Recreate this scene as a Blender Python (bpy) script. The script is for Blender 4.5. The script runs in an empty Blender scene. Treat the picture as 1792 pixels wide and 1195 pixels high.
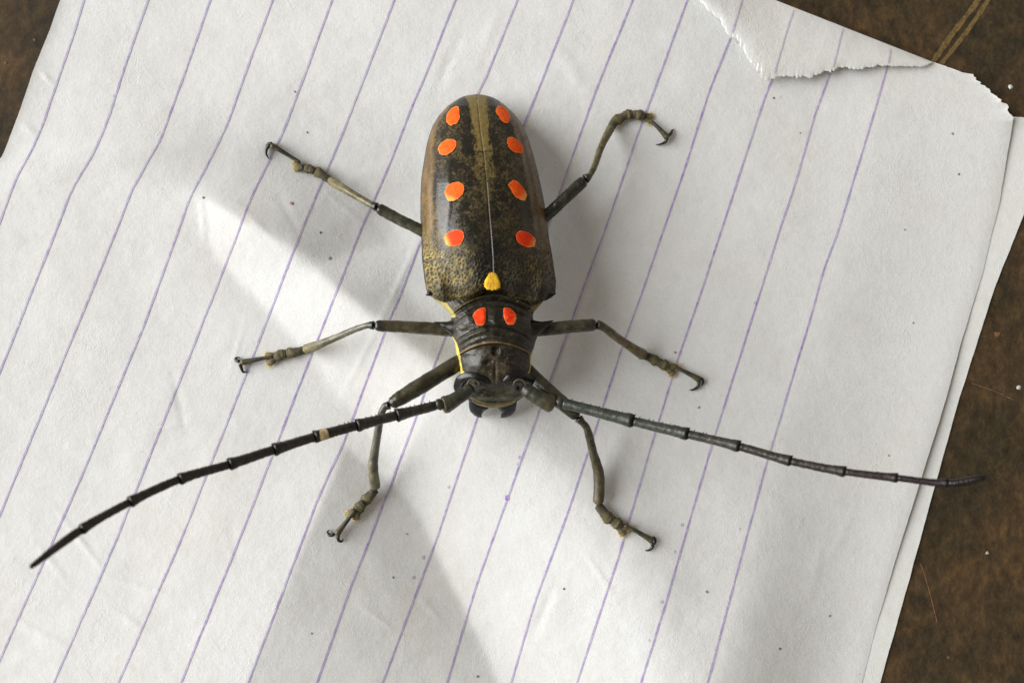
import bpy, math, random
import numpy as np
from mathutils import Vector
random.seed(7); RNG = np.random.default_rng(7)
SC = bpy.context.scene
COL = SC.collection
# ------------------------------------------------------------------ camera, world, sun, exposure
# one Blender unit = one centimetre
SC.unit_settings.system = 'METRIC'; SC.unit_settings.scale_length = 0.01
F_PX = 1406.0; DIST = 14.0; TILT = math.radians(6.0)
cam_d = bpy.data.cameras.new('camera'); cam = bpy.data.objects.new('camera', cam_d); COL.objects.link(cam)
cam_d.sensor_width = 36.0; cam_d.lens = 36.0 * F_PX / 1792.0
cam.location = (0, -DIST * math.sin(TILT), DIST * math.cos(TILT)); cam.rotation_euler = (TILT, 0, 0)
cam_d.clip_start = 0.5; cam_d.clip_end = 500
cam_d.dof.use_dof = True; cam_d.dof.focus_distance = 13.2; cam_d.dof.aperture_fstop = 0.26
SC.camera = cam
SUN_EL = math.radians(23); AZ = (-0.99, 0.08)
world = bpy.data.worlds.new("World"); SC.world = world; world.use_nodes = True
nt = world.node_tree; nt.nodes.clear()
wo = nt.nodes.new('ShaderNodeOutputWorld'); bg = nt.nodes.new('ShaderNodeBackground')
sky = nt.nodes.new('ShaderNodeTexSky'); sky.sky_type = 'NISHITA'; sky.sun_disc = False
sky.sun_elevation = SUN_EL; sky.sun_rotation = math.atan2(AZ[0], AZ[1]) % (2 * math.pi)
hs = nt.nodes.new('ShaderNodeHueSaturation'); hs.inputs['Saturation'].default_value = 0.05
nt.links.new(sky.outputs[0], hs.inputs['Color']); tn = nt.nodes.new('ShaderNodeMix'); tn.data_type = 'RGBA'; tn.blend_type = 'MULTIPLY'; tn.inputs[0].default_value = 1.0
nt.links.new(hs.outputs[0], tn.inputs[6]); tn.inputs[7].default_value = (1.0, 0.885, 0.735, 1); nt.links.new(tn.outputs[2], bg.inputs[0]); nt.links.new(bg.outputs[0], wo.inputs[0])
bg.inputs[1].default_value = 0.085
sl = bpy.data.lights.new('sun', 'SUN'); sl.energy = 5.0; sl.angle = math.radians(56); sl.color = (0.975, 0.995, 1.0)
sun = bpy.data.objects.new('sun', sl); COL.objects.link(sun)
ce = math.cos(SUN_EL); LV = Vector((AZ[0] * ce, AZ[1] * ce, math.sin(SUN_EL))).normalized()
sun.location = LV * 60; sun.rotation_euler = LV.to_track_quat('Z', 'Y').to_euler()
SC.view_settings.view_transform = 'Standard'; SC.view_settings.look = 'None'
SC.view_settings.exposure = 0.25; SC.view_settings.gamma = 1.0

# ------------------------------------------------------------------ helpers
ZO = 0.0      # lift added to everything authored for the beetle (height of the paper under it)
def P(px, py, z):
    """world point at height z seen at photo pixel (px,py)"""
    px = np.asarray(px, float); py = np.asarray(py, float); z = np.asarray(z, float) + ZO
    dx = (px - 896) / F_PX; dy = -(py - 597.5) / F_PX; dz = -1.0
    c, s = math.cos(TILT), math.sin(TILT)
    wy = dy * c - dz * s; wz = dy * s + dz * c
    t = (z - cam.location[2]) / wz
    return np.stack([dx * t + 0 * z, cam.location[1] + wy * t, z + 0 * dx * t], -1)
def lin(r, g, b):
    a = np.array([r, g, b]) / 255.0
    return np.where(a <= 0.04045, a / 12.92, ((a + 0.055) / 1.055) ** 2.4)
def ip(x, xs, ys): return np.interp(x, xs, ys)
def sst(a, b, x):
    t = np.clip((x - a) / (b - a), 0, 1); return t * t * (3 - 2 * t)
_lat = RNG.random((256, 256))
def vn(x, y, seed=0):
    x = np.asarray(x, float) + seed * 37.7; y = np.asarray(y, float) + seed * 17.3
    xi = np.floor(x).astype(int); yi = np.floor(y).astype(int); fx = x - xi; fy = y - yi
    fx = fx * fx * (3 - 2 * fx); fy = fy * fy * (3 - 2 * fy)
    a = _lat[xi % 256, yi % 256]; b = _lat[(xi + 1) % 256, yi % 256]; c = _lat[xi % 256, (yi + 1) % 256]; d = _lat[(xi + 1) % 256, (yi + 1) % 256]
    return (a * (1 - fx) + b * fx) * (1 - fy) + (c * (1 - fx) + d * fx) * fy
def fbm(x, y, sc, o=4, seed=0):
    s = 0; a = 1; t = 0
    for k in range(o):
        s = s + a * vn(x / sc * 2 ** k, y / sc * 2 ** k, seed + k * 3); t += a; a *= 0.55
    return s / t
def mixc(a, b, t): t = np.asarray(t)[..., None]; return a * (1 - t) + b * t
def catmull(pts, n):
    p = np.array(pts, float); m = len(p)
    if m == 2: 
        t = np.linspace(0, 1, n)[:, None]; return p[0] * (1 - t) + p[1] * t
    e = np.vstack([2 * p[0] - p[1], p, 2 * p[-1] - p[-2]])
    out = []
    for t in np.linspace(0, m - 1 - 1e-9, n):
        i = int(t); f = t - i; a, b, c, d = e[i], e[i + 1], e[i + 2], e[i + 3]
        out.append(0.5 * (2 * b + (c - a) * f + (2 * a - 5 * b + 4 * c - d) * f * f + (3 * b - a - 3 * c + d) * f ** 3))
    return np.array(out)
class Geo:
    def __init__(s): s.v = []; s.q = []; s.t = []; s.c = []; s.r = []; s.n = 0
    def add(s, v, quads=None, tris=None, col=(0.05, 0.05, 0.045), rg=0.4):
        v = np.asarray(v, float).reshape(-1, 3); k = len(v)
        if quads is not None and len(quads): s.q.append(np.asarray(quads) + s.n)
        if tris is not None and len(tris): s.t.append(np.asarray(tris) + s.n)
        c = np.broadcast_to(np.asarray(col, float), (k, 3)) if np.ndim(col) == 1 else np.asarray(col).reshape(-1, 3)
        s.c.append(c); s.r.append(np.broadcast_to(np.asarray(rg, float).reshape(-1) if np.ndim(rg) else np.full(k, rg), (k,))); s.v.append(v); s.n += k
        return s
    def grid(s, V, col=(0.05,) * 3, rg=0.4, closed=False, flip=False, caps=False):
        n, m = V.shape[:2]; I = np.arange(n * m).reshape(n, m)
        if closed: J = np.concatenate([I, I[:, :1]], 1)
        else: J = I
        q = np.stack([J[:-1, :-1], J[:-1, 1:], J[1:, 1:], J[1:, :-1]], -1).reshape(-1, 4)
        if flip: q = q[:, ::-1]
        t = []
        V2 = V.reshape(-1, 3)
        if caps:
            V2 = np.vstack([V2, V[0].mean(0), V[-1].mean(0)]); a = n * m; b = a + 1
            for j in range(m):
                k = (j + 1) % m
                t.append((a, I[0, k], I[0, j])); t.append((b, I[-1, j], I[-1, k]))
            t = np.array(t)
            if flip: t = t[:, ::-1]
            if np.ndim(col) > 1: c2 = np.asarray(col).reshape(-1, 3); col = np.vstack([c2, c2[:1], c2[-1:]])
            if np.ndim(rg): r2 = np.asarray(rg).reshape(-1); rg = np.concatenate([r2, r2[:1], r2[-1:]])
        return s.add(V2, q, t, col, rg)
    def build(s, name, mat, parent=None, smooth=True):
        v = np.concatenate(s.v); Q = np.concatenate(s.q) if s.q else np.zeros((0, 4), int); T = np.concatenate(s.t) if s.t else np.zeros((0, 3), int)
        me = bpy.data.meshes.new(name); me.vertices.add(len(v)); me.vertices.foreach_set('co', v.astype(np.float32).ravel())
        L = np.concatenate([Q.ravel(), T.ravel()]).astype(np.int32); me.loops.add(len(L)); me.loops.foreach_set('vertex_index', L)
        st = np.concatenate([np.arange(len(Q)) * 4, len(Q) * 4 + np.arange(len(T)) * 3]).astype(np.int32)
        me.polygons.add(len(st)); me.polygons.foreach_set('loop_start', st)
        me.update(calc_edges=True); me.validate()
        me.polygons.foreach_set('use_smooth', np.full(len(me.polygons), smooth))
        a = me.color_attributes.new('Col', 'FLOAT_COLOR', 'POINT')
        c = np.concatenate(s.c); a.data.foreach_set('color', np.hstack([c, np.ones((len(c), 1))]).astype(np.float32).ravel())
        ra = me.attributes.new('Rgh', 'FLOAT', 'POINT'); ra.data.foreach_set('value', np.concatenate(s.r).astype(np.float32))
        me.materials.append(mat); o = bpy.data.objects.new(name, me); COL.objects.link(o)
        if parent is not None: o.parent = parent
        return o
def tube(geo, pts, rad, col, rg=0.4, n=24, seg=14, flat=1.0, nz=0.03, seed=0, rough_end=True, twist=0.0, rest=False, rnd=0.35):
    """pts (px,py,z) ; rad in px; col list of colours"""
    ctr = catmull(pts, n)
    if rest:
        rp = np.interp(np.linspace(0, 1, n), np.linspace(0, 1, len(rad)), rad); ctr[:, 2] = np.maximum(ctr[:, 2], H(ctr[:, 0], ctr[:, 1]) + rp * .0095 + .005)
    W = P(ctr[:, 0], ctr[:, 1], ctr[:, 2])
    tt = np.linspace(0, 1, n); r = np.interp(tt, np.linspace(0, 1, len(rad)), rad) * 0.01 * (DIST - ZO - ctr[:, 2]) / DIST
    # rounded ends
    L = np.r_[0, np.cumsum(np.linalg.norm(np.diff(W, axis=0), axis=1))]
    for k in range(n):
        if rough_end:
            d = min(L[k], L[-1] - L[k]); rr = r[k] * rnd
            if d < rr: r[k] *= max(0.25, math.sqrt(max(0, 1 - (1 - d / rr) ** 2)))
    T = np.gradient(W, axis=0); T /= np.linalg.norm(T, axis=1)[:, None]
    up = np.array([0, 0, 1.0]); S = np.cross(T, up); S /= (np.linalg.norm(S, axis=1)[:, None] + 1e-9); U = np.cross(S, T)
    a = np.linspace(0, 2 * math.pi, seg, endpoint=False)[None, :]
    nn = 1 + nz * 2 * (vn(tt[:, None] * n * 0.6, np.cos(a) * 2 + 5, seed) - 0.5) + 0.022 * np.cos(5 * a + seed) + nz * (vn(tt[:, None] * n * 1.7, np.sin(a) * 3 + 9, seed + 5) - .5)
    rr = r[:, None] * nn
    V = W[:, None] + S[:, None] * (np.cos(a) * rr)[..., None] + U[:, None] * (np.sin(a) * rr * flat)[..., None]
    cc = np.array(col, float)
    if cc.ndim == 1: cc = np.stack([cc, cc])
    C = np.stack([np.interp(tt, np.linspace(0, 1, len(cc)), cc[:, i]) for i in range(3)], -1)
    C = C[:, None] * (0.42 + 0.85 * vn(tt[:, None] * n * 0.5, a * 1.3 + seed, seed + 2))[..., None]
    rgl = np.interp(tt, np.linspace(0, 1, len(np.atleast_1d(rg))), np.atleast_1d(rg))
    R = np.repeat(rgl[:, None], seg, 1)
    geo.grid(V, C, R, closed=True, caps=True)
    return W, r
def dome(geo, outline, zf, h, colf, rg=0.4, rings=6, thick=0.0):
    """outline px polygon -> bulging patch following zf(x,y)"""
    o = np.array(outline, float); c = o.mean(0); m = len(o); V = []; C = []
    for k in range(rings + 1):
        s = 1 - k / rings if k < rings else 0.02
        q = c + (o - c) * s; z = zf(q[:, 0], q[:, 1]) + h * math.sqrt(max(0, 1 - s ** 2.2)); V.append(P(q[:, 0], q[:, 1], z)); C.append(colf(q[:, 0], q[:, 1], s))
    if thick:
        q = c + (o - c) * 0.97; V.insert(0, P(q[:, 0], q[:, 1], zf(q[:, 0], q[:, 1]) - thick)); C.insert(0, C[0])
        q = c + (o - c) * 0.02; V.insert(0, P(q[:, 0], q[:, 1], zf(q[:, 0], q[:, 1]) - thick)); C.insert(0, C[0])
    geo.grid(np.array(V), np.array(C), rg, closed=True, flip=True)
# ------------------------------------------------------------------ materials
def M(name):
    m = bpy.data.materials.new(name); m.use_nodes = True; n = m.node_tree; b = n.nodes['Principled BSDF']; return m, n, b
def nd(n, t, **k):
    x = n.nodes.new(t)
    for a, b in k.items(): setattr(x, a, b)
    return x
def noise(n, vec, scale, det=4, rough=0.55):
    x = nd(n, 'ShaderNodeTexNoise'); x.inputs['Scale'].default_value = scale; x.inputs['Detail'].default_value = det; x.inputs['Roughness'].default_value = rough
    n.links.new(vec, x.inputs['Vector']); return x.outputs['Fac']
def ramp(n, fac, stops):
    r = nd(n, 'ShaderNodeValToRGB'); e = r.color_ramp.elements
    while len(e) < len(stops): e.new(0.5)
    for x, (p, c) in zip(e, stops):
        x.position = p; x.color = (*c, 1) if len(c) == 3 else c
    n.links.new(fac, r.inputs[0]); return r.outputs[0]
def mix(n, mode, f, a, b):
    x = nd(n, 'ShaderNodeMix', data_type='RGBA', blend_type=mode)
    for s, v in ((0, f), (6, a), (7, b)):
        if isinstance(v, (int, float)): x.inputs[s].default_value = v
        elif isinstance(v, (tuple, list, np.ndarray)): x.inputs[s].default_value = (*v[:3], 1)
        else: n.links.new(v, x.inputs[s])
    return x.outputs[2]
def mathn(n, op, a, b=0.0):
    x = nd(n, 'ShaderNodeMath', operation=op)
    for s, v in ((0, a), (1, b)):
        if isinstance(v, (int, float)): x.inputs[s].default_value = v
        else: n.links.new(v, x.inputs[s])
    return x.outputs[0]
def bump(n, b, h, strength, dist, prev=None):
    x = nd(n, 'ShaderNodeBump'); x.inputs['Strength'].default_value = strength; x.inputs['Distance'].default_value = dist
    n.links.new(h, x.inputs['Height'])
    if prev: n.links.new(prev, x.inputs['Normal'])
    n.links.new(x.outputs[0], b.inputs['Normal']); return x.outputs[0]
def paper_surface(n, b, attr=True):
    co = nd(n, 'ShaderNodeTexCoord').outputs['Object']
    base = ramp(n, noise(n, co, 0.55, 5), [(0.3, (0.71, 0.702, 0.685)), (0.5, (0.712, 0.718, 0.718)), (0.7, (0.722, 0.732, 0.738))])
    st = ramp(n, noise(n, co, 3.2, 6, 0.65), [(0.35, (0.93, 0.92, 0.90)), (0.55, (1, 1, 1))])
    c = mix(n, 'MULTIPLY', 0.55, base, st)
    fib = ramp(n, noise(n, co, 26, 6, 0.7), [(0.3, (0.86, 0.855, 0.84)), (0.6, (1.02, 1.02, 1.02))])
    c = mix(n, 'MULTIPLY', 0.45, c, fib)
    # recycled-paper specks: sparse dark fibres
    for sc, th, col in ((2.6, 0.032, (0.26, 0.25, 0.22)), (5.5, 0.045, (0.42, 0.39, 0.35))):
        mp = nd(n, 'ShaderNodeMapping'); mp.inputs['Scale'].default_value = (1, 1.35, 0.2); mp.inputs['Location'].default_value = (sc, 3.1, 0); n.links.new(co, mp.inputs[0])
        wn = nd(n, 'ShaderNodeTexNoise'); wn.inputs['Scale'].default_value = 18; n.links.new(co, wn.inputs[0])
        wv = nd(n, 'ShaderNodeVectorMath', operation='MULTIPLY_ADD'); n.links.new(wn.outputs['Color'], wv.inputs[0]); wv.inputs[1].default_value = (0.05,) * 3; n.links.new(mp.outputs[0], wv.inputs[2])
        v = nd(n, 'ShaderNodeTexVoronoi'); v.inputs['Scale'].default_value = sc; n.links.new(wv.outputs[0], v.inputs['Vector'])
        rnd = nd(n, 'ShaderNodeSeparateColor'); n.links.new(v.outputs['Color'], rnd.inputs[0])
        size = mathn(n, 'MULTIPLY', rnd.outputs[0], th); size = mathn(n, 'MULTIPLY', size, mathn(n, 'GREATER_THAN', rnd.outputs[1], 0.45))
        f = mathn(n, 'LESS_THAN', v.outputs['Distance'], size)
        c = mix(n, 'MIX', mathn(n, 'MULTIPLY', f, 0.75), c, col)
    n1 = noise(n, co, 7, 8, 0.68); n2 = noise(n, co, 42, 4, 0.6)
    h = mathn(n, 'ADD', n1, mathn(n, 'MULTIPLY', n2, 0.32))
    # short curled fibres pressed in the pulp
    wv = nd(n, 'ShaderNodeTexVoronoi', feature='DISTANCE_TO_EDGE'); wv.inputs['Scale'].default_value = 3.0
    nz = nd(n, 'ShaderNodeTexNoise'); nz.inputs['Scale'].default_value = 2.4; nz.inputs['Detail'].default_value = 4; n.links.new(co, nz.inputs[0])
    va = nd(n, 'ShaderNodeVectorMath', operation='ADD'); n.links.new(nz.outputs['Color'], va.inputs[0]); n.links.new(co, va.inputs[1]); n.links.new(va.outputs[0], wv.inputs['Vector'])
    ridge = ramp(n, wv.outputs['Distance'], [(0.0, (1, 1, 1)), (0.035, (0, 0, 0))])
    msk = ramp(n, noise(n, co, 1.3, 3), [(0.5, (0, 0, 0)), (0.62, (1, 1, 1))])
    rm = mix(n, 'MULTIPLY', 1.0, ridge, msk)
    h = mathn(n, 'ADD', h, mathn(n, 'MULTIPLY', rm, 0.25))
    bump(n, b, h, 0.42, 0.02)
    b.inputs['Roughness'].default_value = 0.85; b.inputs['Specular IOR Level'].default_value = 0.2
    return co, c
m_paper, n_, b_ = M('paper'); co_, c_ = paper_surface(n_, b_)
at = nd(n_, 'ShaderNodeAttribute', attribute_name='Col'); c_ = mix(n_, 'MULTIPLY', 1.0, c_, at.outputs['Color']); n_.links.new(c_, b_.inputs['Base Color'])
m_ink, n_, b_ = M('ink_line'); co_, c_ = paper_surface(n_, b_)
f = ramp(n_, noise(n_, co_, 9, 6, 0.7), [(0.30, (0.38,) * 3), (0.62, (0.95,) * 3)])
at = nd(n_, 'ShaderNodeAttribute', attribute_name='Rgh'); f = mathn(n_, 'MULTIPLY', f, at.outputs['Fac'])
inkc = mix(n_, 'MIX', noise(n_, co_, 1.1, 2), lin(142, 82, 196), lin(112, 64, 176))
c_ = mix(n_, 'MIX', f, c_, inkc); n_.links.new(c_, b_.inputs['Base Color'])
m_chitin, n_, b_ = M('chitin')
co_ = nd(n_, 'ShaderNodeTexCoord').outputs['Object']; at = nd(n_, 'ShaderNodeAttribute', attribute_name='Col')
v_ = ramp(n_, noise(n_, co_, 16, 7, 0.7), [(0.3, (0.62, 0.62, 0.62)), (0.7, (1.4, 1.38, 1.30))]); c_ = mix(n_, 'MULTIPLY', 1.0, at.outputs['Color'], v_)
du = ramp(n_, noise(n_, co_, 45, 3, 0.6), [(0.6, (0, 0, 0)), (0.78, (1, 1, 1))]); c_ = mix(n_, 'ADD', mathn(n_, 'MULTIPLY', du, 0.05), c_, (0.5, 0.48, 0.38))
n_.links.new(c_, b_.inputs['Base Color'])
ar = nd(n_, 'ShaderNodeAttribute', attribute_name='Rgh'); rr_ = mathn(n_, 'ADD', ar.outputs['Fac'], mathn(n_, 'MULTIPLY', mathn(n_, 'SUBTRACT', noise(n_, co_, 12, 5, .7), 0.5), 0.5)); n_.links.new(rr_, b_.inputs['Roughness'])
bump(n_, b_, mathn(n_, 'ADD', noise(n_, co_, 30, 5, 0.65), mathn(n_, 'MULTIPLY', noise(n_, co_, 9, 3), 0.8)), 0.3, 0.01)
b_.inputs['Specular IOR Level'].default_value = 0.42
m_spot, n_, b_ = M('spot_colour')
co_ = nd(n_, 'ShaderNodeTexCoord').outputs['Object']; at = nd(n_, 'ShaderNodeAttribute', attribute_name='Col')
v_ = ramp(n_, noise(n_, co_, 14, 5, 0.6), [(0.3, (0.82, 0.72, 0.7)), (0.65, (1.08, 1.15, 1.1))]); c_ = mix(n_, 'MULTIPLY', 1.0, at.outputs['Color'], v_); n_.links.new(c_, b_.inputs['Base Color'])
b_.inputs['Roughness'].default_value = 0.7; b_.inputs['Specular IOR Level'].default_value = 0.15; bump(n_, b_, noise(n_, co_, 40, 3), 0.3, 0.01)
m_table, n_, b_ = M('stained_table')
co_ = nd(n_, 'ShaderNodeTexCoord').outputs['Object']
A = ramp(n_, noise(n_, co_, 0.45, 8, 0.68), [(0.32, lin(44, 42, 30)), (0.46, lin(60, 50, 36)), (0.56, lin(72, 57, 39)), (0.7, lin(92, 70, 45))])
mp = nd(n_, 'ShaderNodeMapping'); mp.inputs['Scale'].default_value = (1.0, 0.6, 1); mp.inputs['Rotation'].default_value = (0, 0, -0.6); n_.links.new(co_, mp.inputs[0])
B = ramp(n_, noise(n_, mp.outputs[0], 5, 10, 0.82), [(0.36, (0.5, 0.5, 0.5)), (0.5, (1, 1, 1)), (0.64, (1.9, 1.75, 1.45))])
c_ = mix(n_, 'MULTIPLY', 1.0, A, B)
och = ramp(n_, noise(n_, co_, 1.7, 10, 0.82), [(0.56, (0, 0, 0)), (0.62, (1, 1, 1))]); c_ = mix(n_, 'MIX', mathn(n_, 'MULTIPLY', och, 0.4), c_, lin(92, 72, 40))
grn = ramp(n_, noise(n_, mp.outputs[0], 1.1, 5, 0.7), [(0.6, (0, 0, 0)), (0.7, (1, 1, 1))]); c_ = mix(n_, 'MIX', mathn(n_, 'MULTIPLY', grn, 0.5), c_, lin(36, 42, 27))
n_.links.new(c_, b_.inputs['Base Color']); b_.inputs['Roughness'].default_value = 0.75; b_.inputs['Specular IOR Level'].default_value = 0.15
bump(n_, b_, noise(n_, mp.outputs[0], 8, 10, 0.8), 0.4, 0.015)
m_paint, n_, b_ = M('flaked_paint'); at = nd(n_, 'ShaderNodeAttribute', attribute_name='Col')
co_ = nd(n_, 'ShaderNodeTexCoord').outputs['Object']; v_ = ramp(n_, noise(n_, co_, 12, 6, 0.75), [(0.40, (0.42, 0.42, 0.45)), (0.52, (0.95, 0.95, 0.95)), (0.7, (1.15, 1.1, 1.05))])
n_.links.new(mix(n_, 'MULTIPLY', 1.0, at.outputs['Color'], v_), b_.inputs['Base Color']); b_.inputs['Roughness'].default_value = 0.7

# ------------------------------------------------------------------ paper relief (height in cm, stored on a photo-pixel grid)
GS = 4.0; X0, Y0, X1, Y1 = -400.0, -300.0, 2200.0, 1500.0
gx = np.arange(X0, X1, GS); gy = np.arange(Y0, Y1, GS); GX, GY = np.meshgrid(gx, gy)
def inpoly(poly):
    r = np.zeros(GX.shape, bool); n = len(poly)
    for i in range(n):
        x1, y1 = poly[i]; x2, y2 = poly[(i + 1) % n]
        if y1 == y2: continue
        c = (y1 > GY) != (y2 > GY); r ^= c & (GX < (x2 - x1) * (GY - y1) / (y2 - y1) + x1)
    return r.astype(float)
def blur(a, px):
    s = max(px / GS, 0.3); k = int(3 * s) + 1; w = np.exp(-0.5 * (np.arange(-k, k + 1) / s) ** 2); w /= w.sum()
    for ax in (0, 1):
        p = np.pad(a, [(k, k) if ax == i else (0, 0) for i in (0, 1)], mode='edge')
        a = sum(w[i] * np.take(p, range(i, i + a.shape[ax]), axis=ax) for i in range(2 * k + 1))
    return a
band = inpoly([(352, 345), (400, 372), (470, 412), (560, 478), (640, 545), (720, 605), (800, 668), (880, 740), (960, 800), (1010, 860), (1090, 960), (1140, 1060), (1170, 1200), (1180, 1500), (1000, 1500), (890, 1195), (835, 1080), (785, 980), (750, 900), (700, 830), (660, 780), (610, 715), (560, 655), (500, 575), (430, 505), (378, 450), (356, 405)])
bl = blur(band, 5); b2 = blur(band, 34); wy_ = sst(480, 1000, GY + 0.25 * GX - 150)
S = 0.72 * (bl * (1 - wy_) + 0.78 * b2 * wy_)
S += 0.28 * blur(inpoly([(660, 640), (760, 650), (850, 760), (830, 830), (760, 850), (690, 780)]), 26)
dk = inpoly([(-400, 200), (0, 262), (120, 270), (300, 258), (480, 262), (640, 330), (700, 420), (560, 455), (470, 408), (352, 342), (200, 322), (100, 312), (0, 292), (-400, 250)])
S -= 0.26 * blur(inpoly([(0, 250), (120, 238), (300, 215), (480, 165), (660, 190), (740, 270), (720, 430), (560, 400), (420, 330), (200, 290)]), 22)
S -= 1.2 * np.minimum(blur(dk, 22) * 1.2, blur(dk, 5))
S -= 0.8 * blur(inpoly([(560, 482), (700, 500), (790, 600), (840, 650), (900, 735), (800, 668), (640, 545)]), 9) + 0.25 * blur(inpoly([(420, 372), (600, 380), (780, 470), (860, 640), (800, 668), (560, 478)]), 22)
tri = inpoly([(604, 785), (680, 840), (735, 900), (775, 990), (820, 1080), (880, 1210), (960, 1500), (330, 1500), (432, 1195), (500, 1030)])
S -= 1.0 * blur(tri, 4) * (0.72 + 0.28 * sst(520, 740, GX)) * (1 - 0.35 * sst(1000, 1250, GY))
S -= 0.40 * blur(inpoly([(860, 760), (960, 790), (1100, 900), (1180, 1050), (1250, 1100), (1150, 850), (1000, 740), (900, 730)]), 30)
S += 0.14 * (1 - sst(350, 760, GX)) - 0.32 * sst(700, 1300, GX) * (1 - .4 * sst(1350, 1700, GX)) + 0.10 * sst(950, 1150, GY) * sst(1000, 1100, GX) - 0.32 * sst(950, 1180, GY) * sst(1250, 1400, GX)  # broad tilts added to the sheet so its right side darkens like light falloff
S += 0.10 * (fbm(GX + 400, GY + 300, 260, 3, 4) - 0.5) * 2 + 0.17 * (fbm(GX + 400, GY + 300, 70, 3, 9) - 0.5) * 2 + 0.16 * (fbm(GX + 400, GY + 300, 24, 3, 19) - 0.5) * 2 * sst(.45, .65, fbm(GX + 400, GY + 300, 150, 2, 29))
# march along the direction away from the light, slope follows S, height relaxes
dx_, dy_ = -AZ[0], AZ[1]           # image axes: x right, y down
nrm = math.hypot(dx_, dy_); dx_ /= nrm; dy_ /= nrm
aa = np.arange(-2200, 2200, GS); bb = np.arange(-2200, 2200, GS); cxm, cym = 900.0, 600.0
def samp(F, x, y):
    fx = np.clip((np.asarray(x, float) - X0) / GS, 0, F.shape[1] - 1.001); fy = np.clip((np.asarray(y, float) - Y0) / GS, 0, F.shape[0] - 1.001)
    i = fx.astype(int); j = fy.astype(int); u = fx - i; v = fy - j
    return (F[j, i] * (1 - u) + F[j, i + 1] * u) * (1 - v) + (F[j + 1, i] * (1 - u) + F[j + 1, i + 1] * u) * v
# relief whose slope along the light direction follows S, kept as smooth as possible across it
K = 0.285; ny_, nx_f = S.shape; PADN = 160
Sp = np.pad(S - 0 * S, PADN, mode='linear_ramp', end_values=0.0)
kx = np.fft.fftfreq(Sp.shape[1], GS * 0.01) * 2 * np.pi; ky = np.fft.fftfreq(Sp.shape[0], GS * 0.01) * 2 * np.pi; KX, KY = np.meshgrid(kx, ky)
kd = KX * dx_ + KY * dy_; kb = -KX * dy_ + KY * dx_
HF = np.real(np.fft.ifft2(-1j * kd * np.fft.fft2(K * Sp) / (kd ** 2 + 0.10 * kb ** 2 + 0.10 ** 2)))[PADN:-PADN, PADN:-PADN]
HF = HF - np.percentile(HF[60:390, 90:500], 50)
def segd(x1, y1, x2, y2):
    dx, dy = x2 - x1, y2 - y1; l = dx * dx + dy * dy; t = np.clip(((GX - x1) * dx + (GY - y1) * dy) / l, 0, 1); return np.hypot(GX - x1 - t * dx, GY - y1 - t * dy), t
for (x1, y1, x2, y2, a, w) in ((90, 880, 190, 1010, .014, 4), (190, 1010, 300, 1040, .012, 4), (240, 760, 330, 740, .008, 3), (560, 330, 640, 395, .010, 3), (430, 560, 400, 660, .008, 3), (300, 640, 330, 780, -.008, 6), (20, 1080, 130, 1140, .012, 6), (820, 30, 760, 170, -.008, 8), (960, 60, 1040, 180, .008, 12), (1020, 960, 1080, 1050, .010, 4), (980, 1000, 930, 1120, -.010, 8), (700, 900, 760, 870, .006, 3), (1500, 880, 1440, 1000, .014, 6), (1380, 760, 1290, 800, .006, 5), (742, 400, 668, 560, .012, 4), (668, 560, 600, 690, .010, 4), (70, 125, 95, 150, .012, 4), (35, 215, 70, 240, .014, 5), (880, 0, 835, 110, .008, 9), (730, 1040, 780, 1095, .010, 3), (60, 950, 120, 1020, .010, 6), (632, 1060, 700, 1110, .008, 4),
                               (352, 345, 358, 420, .018, 5), (400, 905, 420, 1000, -.006, 8), (190, 1060, 280, 1120, .008, 6), (480, 330, 530, 420, -.008, 6), (415, 355, 480, 420, .01, 4), (1440, 940, 1420, 1040, .012, 9), (1085, 300, 1135, 345, -.008, 14)):
    d, t = segd(x1, y1, x2, y2); HF += a * np.exp(-(d / w) ** 2) * np.sin(np.pi * np.clip(t, .08, .92)) * (0.6 + .8 * vn(GX / 12, GY / 12, 3))
HF += 0.006 * (fbm(GX + 400, GY + 300, 26, 3, 21) - 0.5)
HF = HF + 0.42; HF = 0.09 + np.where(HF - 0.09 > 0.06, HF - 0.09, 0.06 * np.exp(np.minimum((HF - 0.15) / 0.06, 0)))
# the right margin of the sheet lies almost flat on the sheet below
edge = ip(GY, [205, 480, 700, 960, 1195], [1775, 1712, 1640, 1570, 1510]); HF = HF * (1 - sst(-260, -20, GX - edge)) + (0.10 + 0.035 * np.sin(GY / 110.0 + .6)) * sst(-260, -20, GX - edge)
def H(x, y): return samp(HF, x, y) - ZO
def H2(x, y): return 0.022 + 0.010 * vn(np.asarray(x) / 150, np.asarray(y) / 150, 6)

def zero(name): 
    o = bpy.data.objects.new(name, None); o.empty_display_size = 1; COL.objects.link(o); return o
def tag(o, label, cat, group=None, kind=None):
    o['label'] = label; o['category'] = cat
    if group: o['group'] = group
    if kind: o['kind'] = kind
jag = lambda y, a, s, seed: a * (fbm(np.asarray(y) + 500, np.zeros_like(np.asarray(y, float)) + 3, s, 4, seed) - 0.5) * 2
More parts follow.
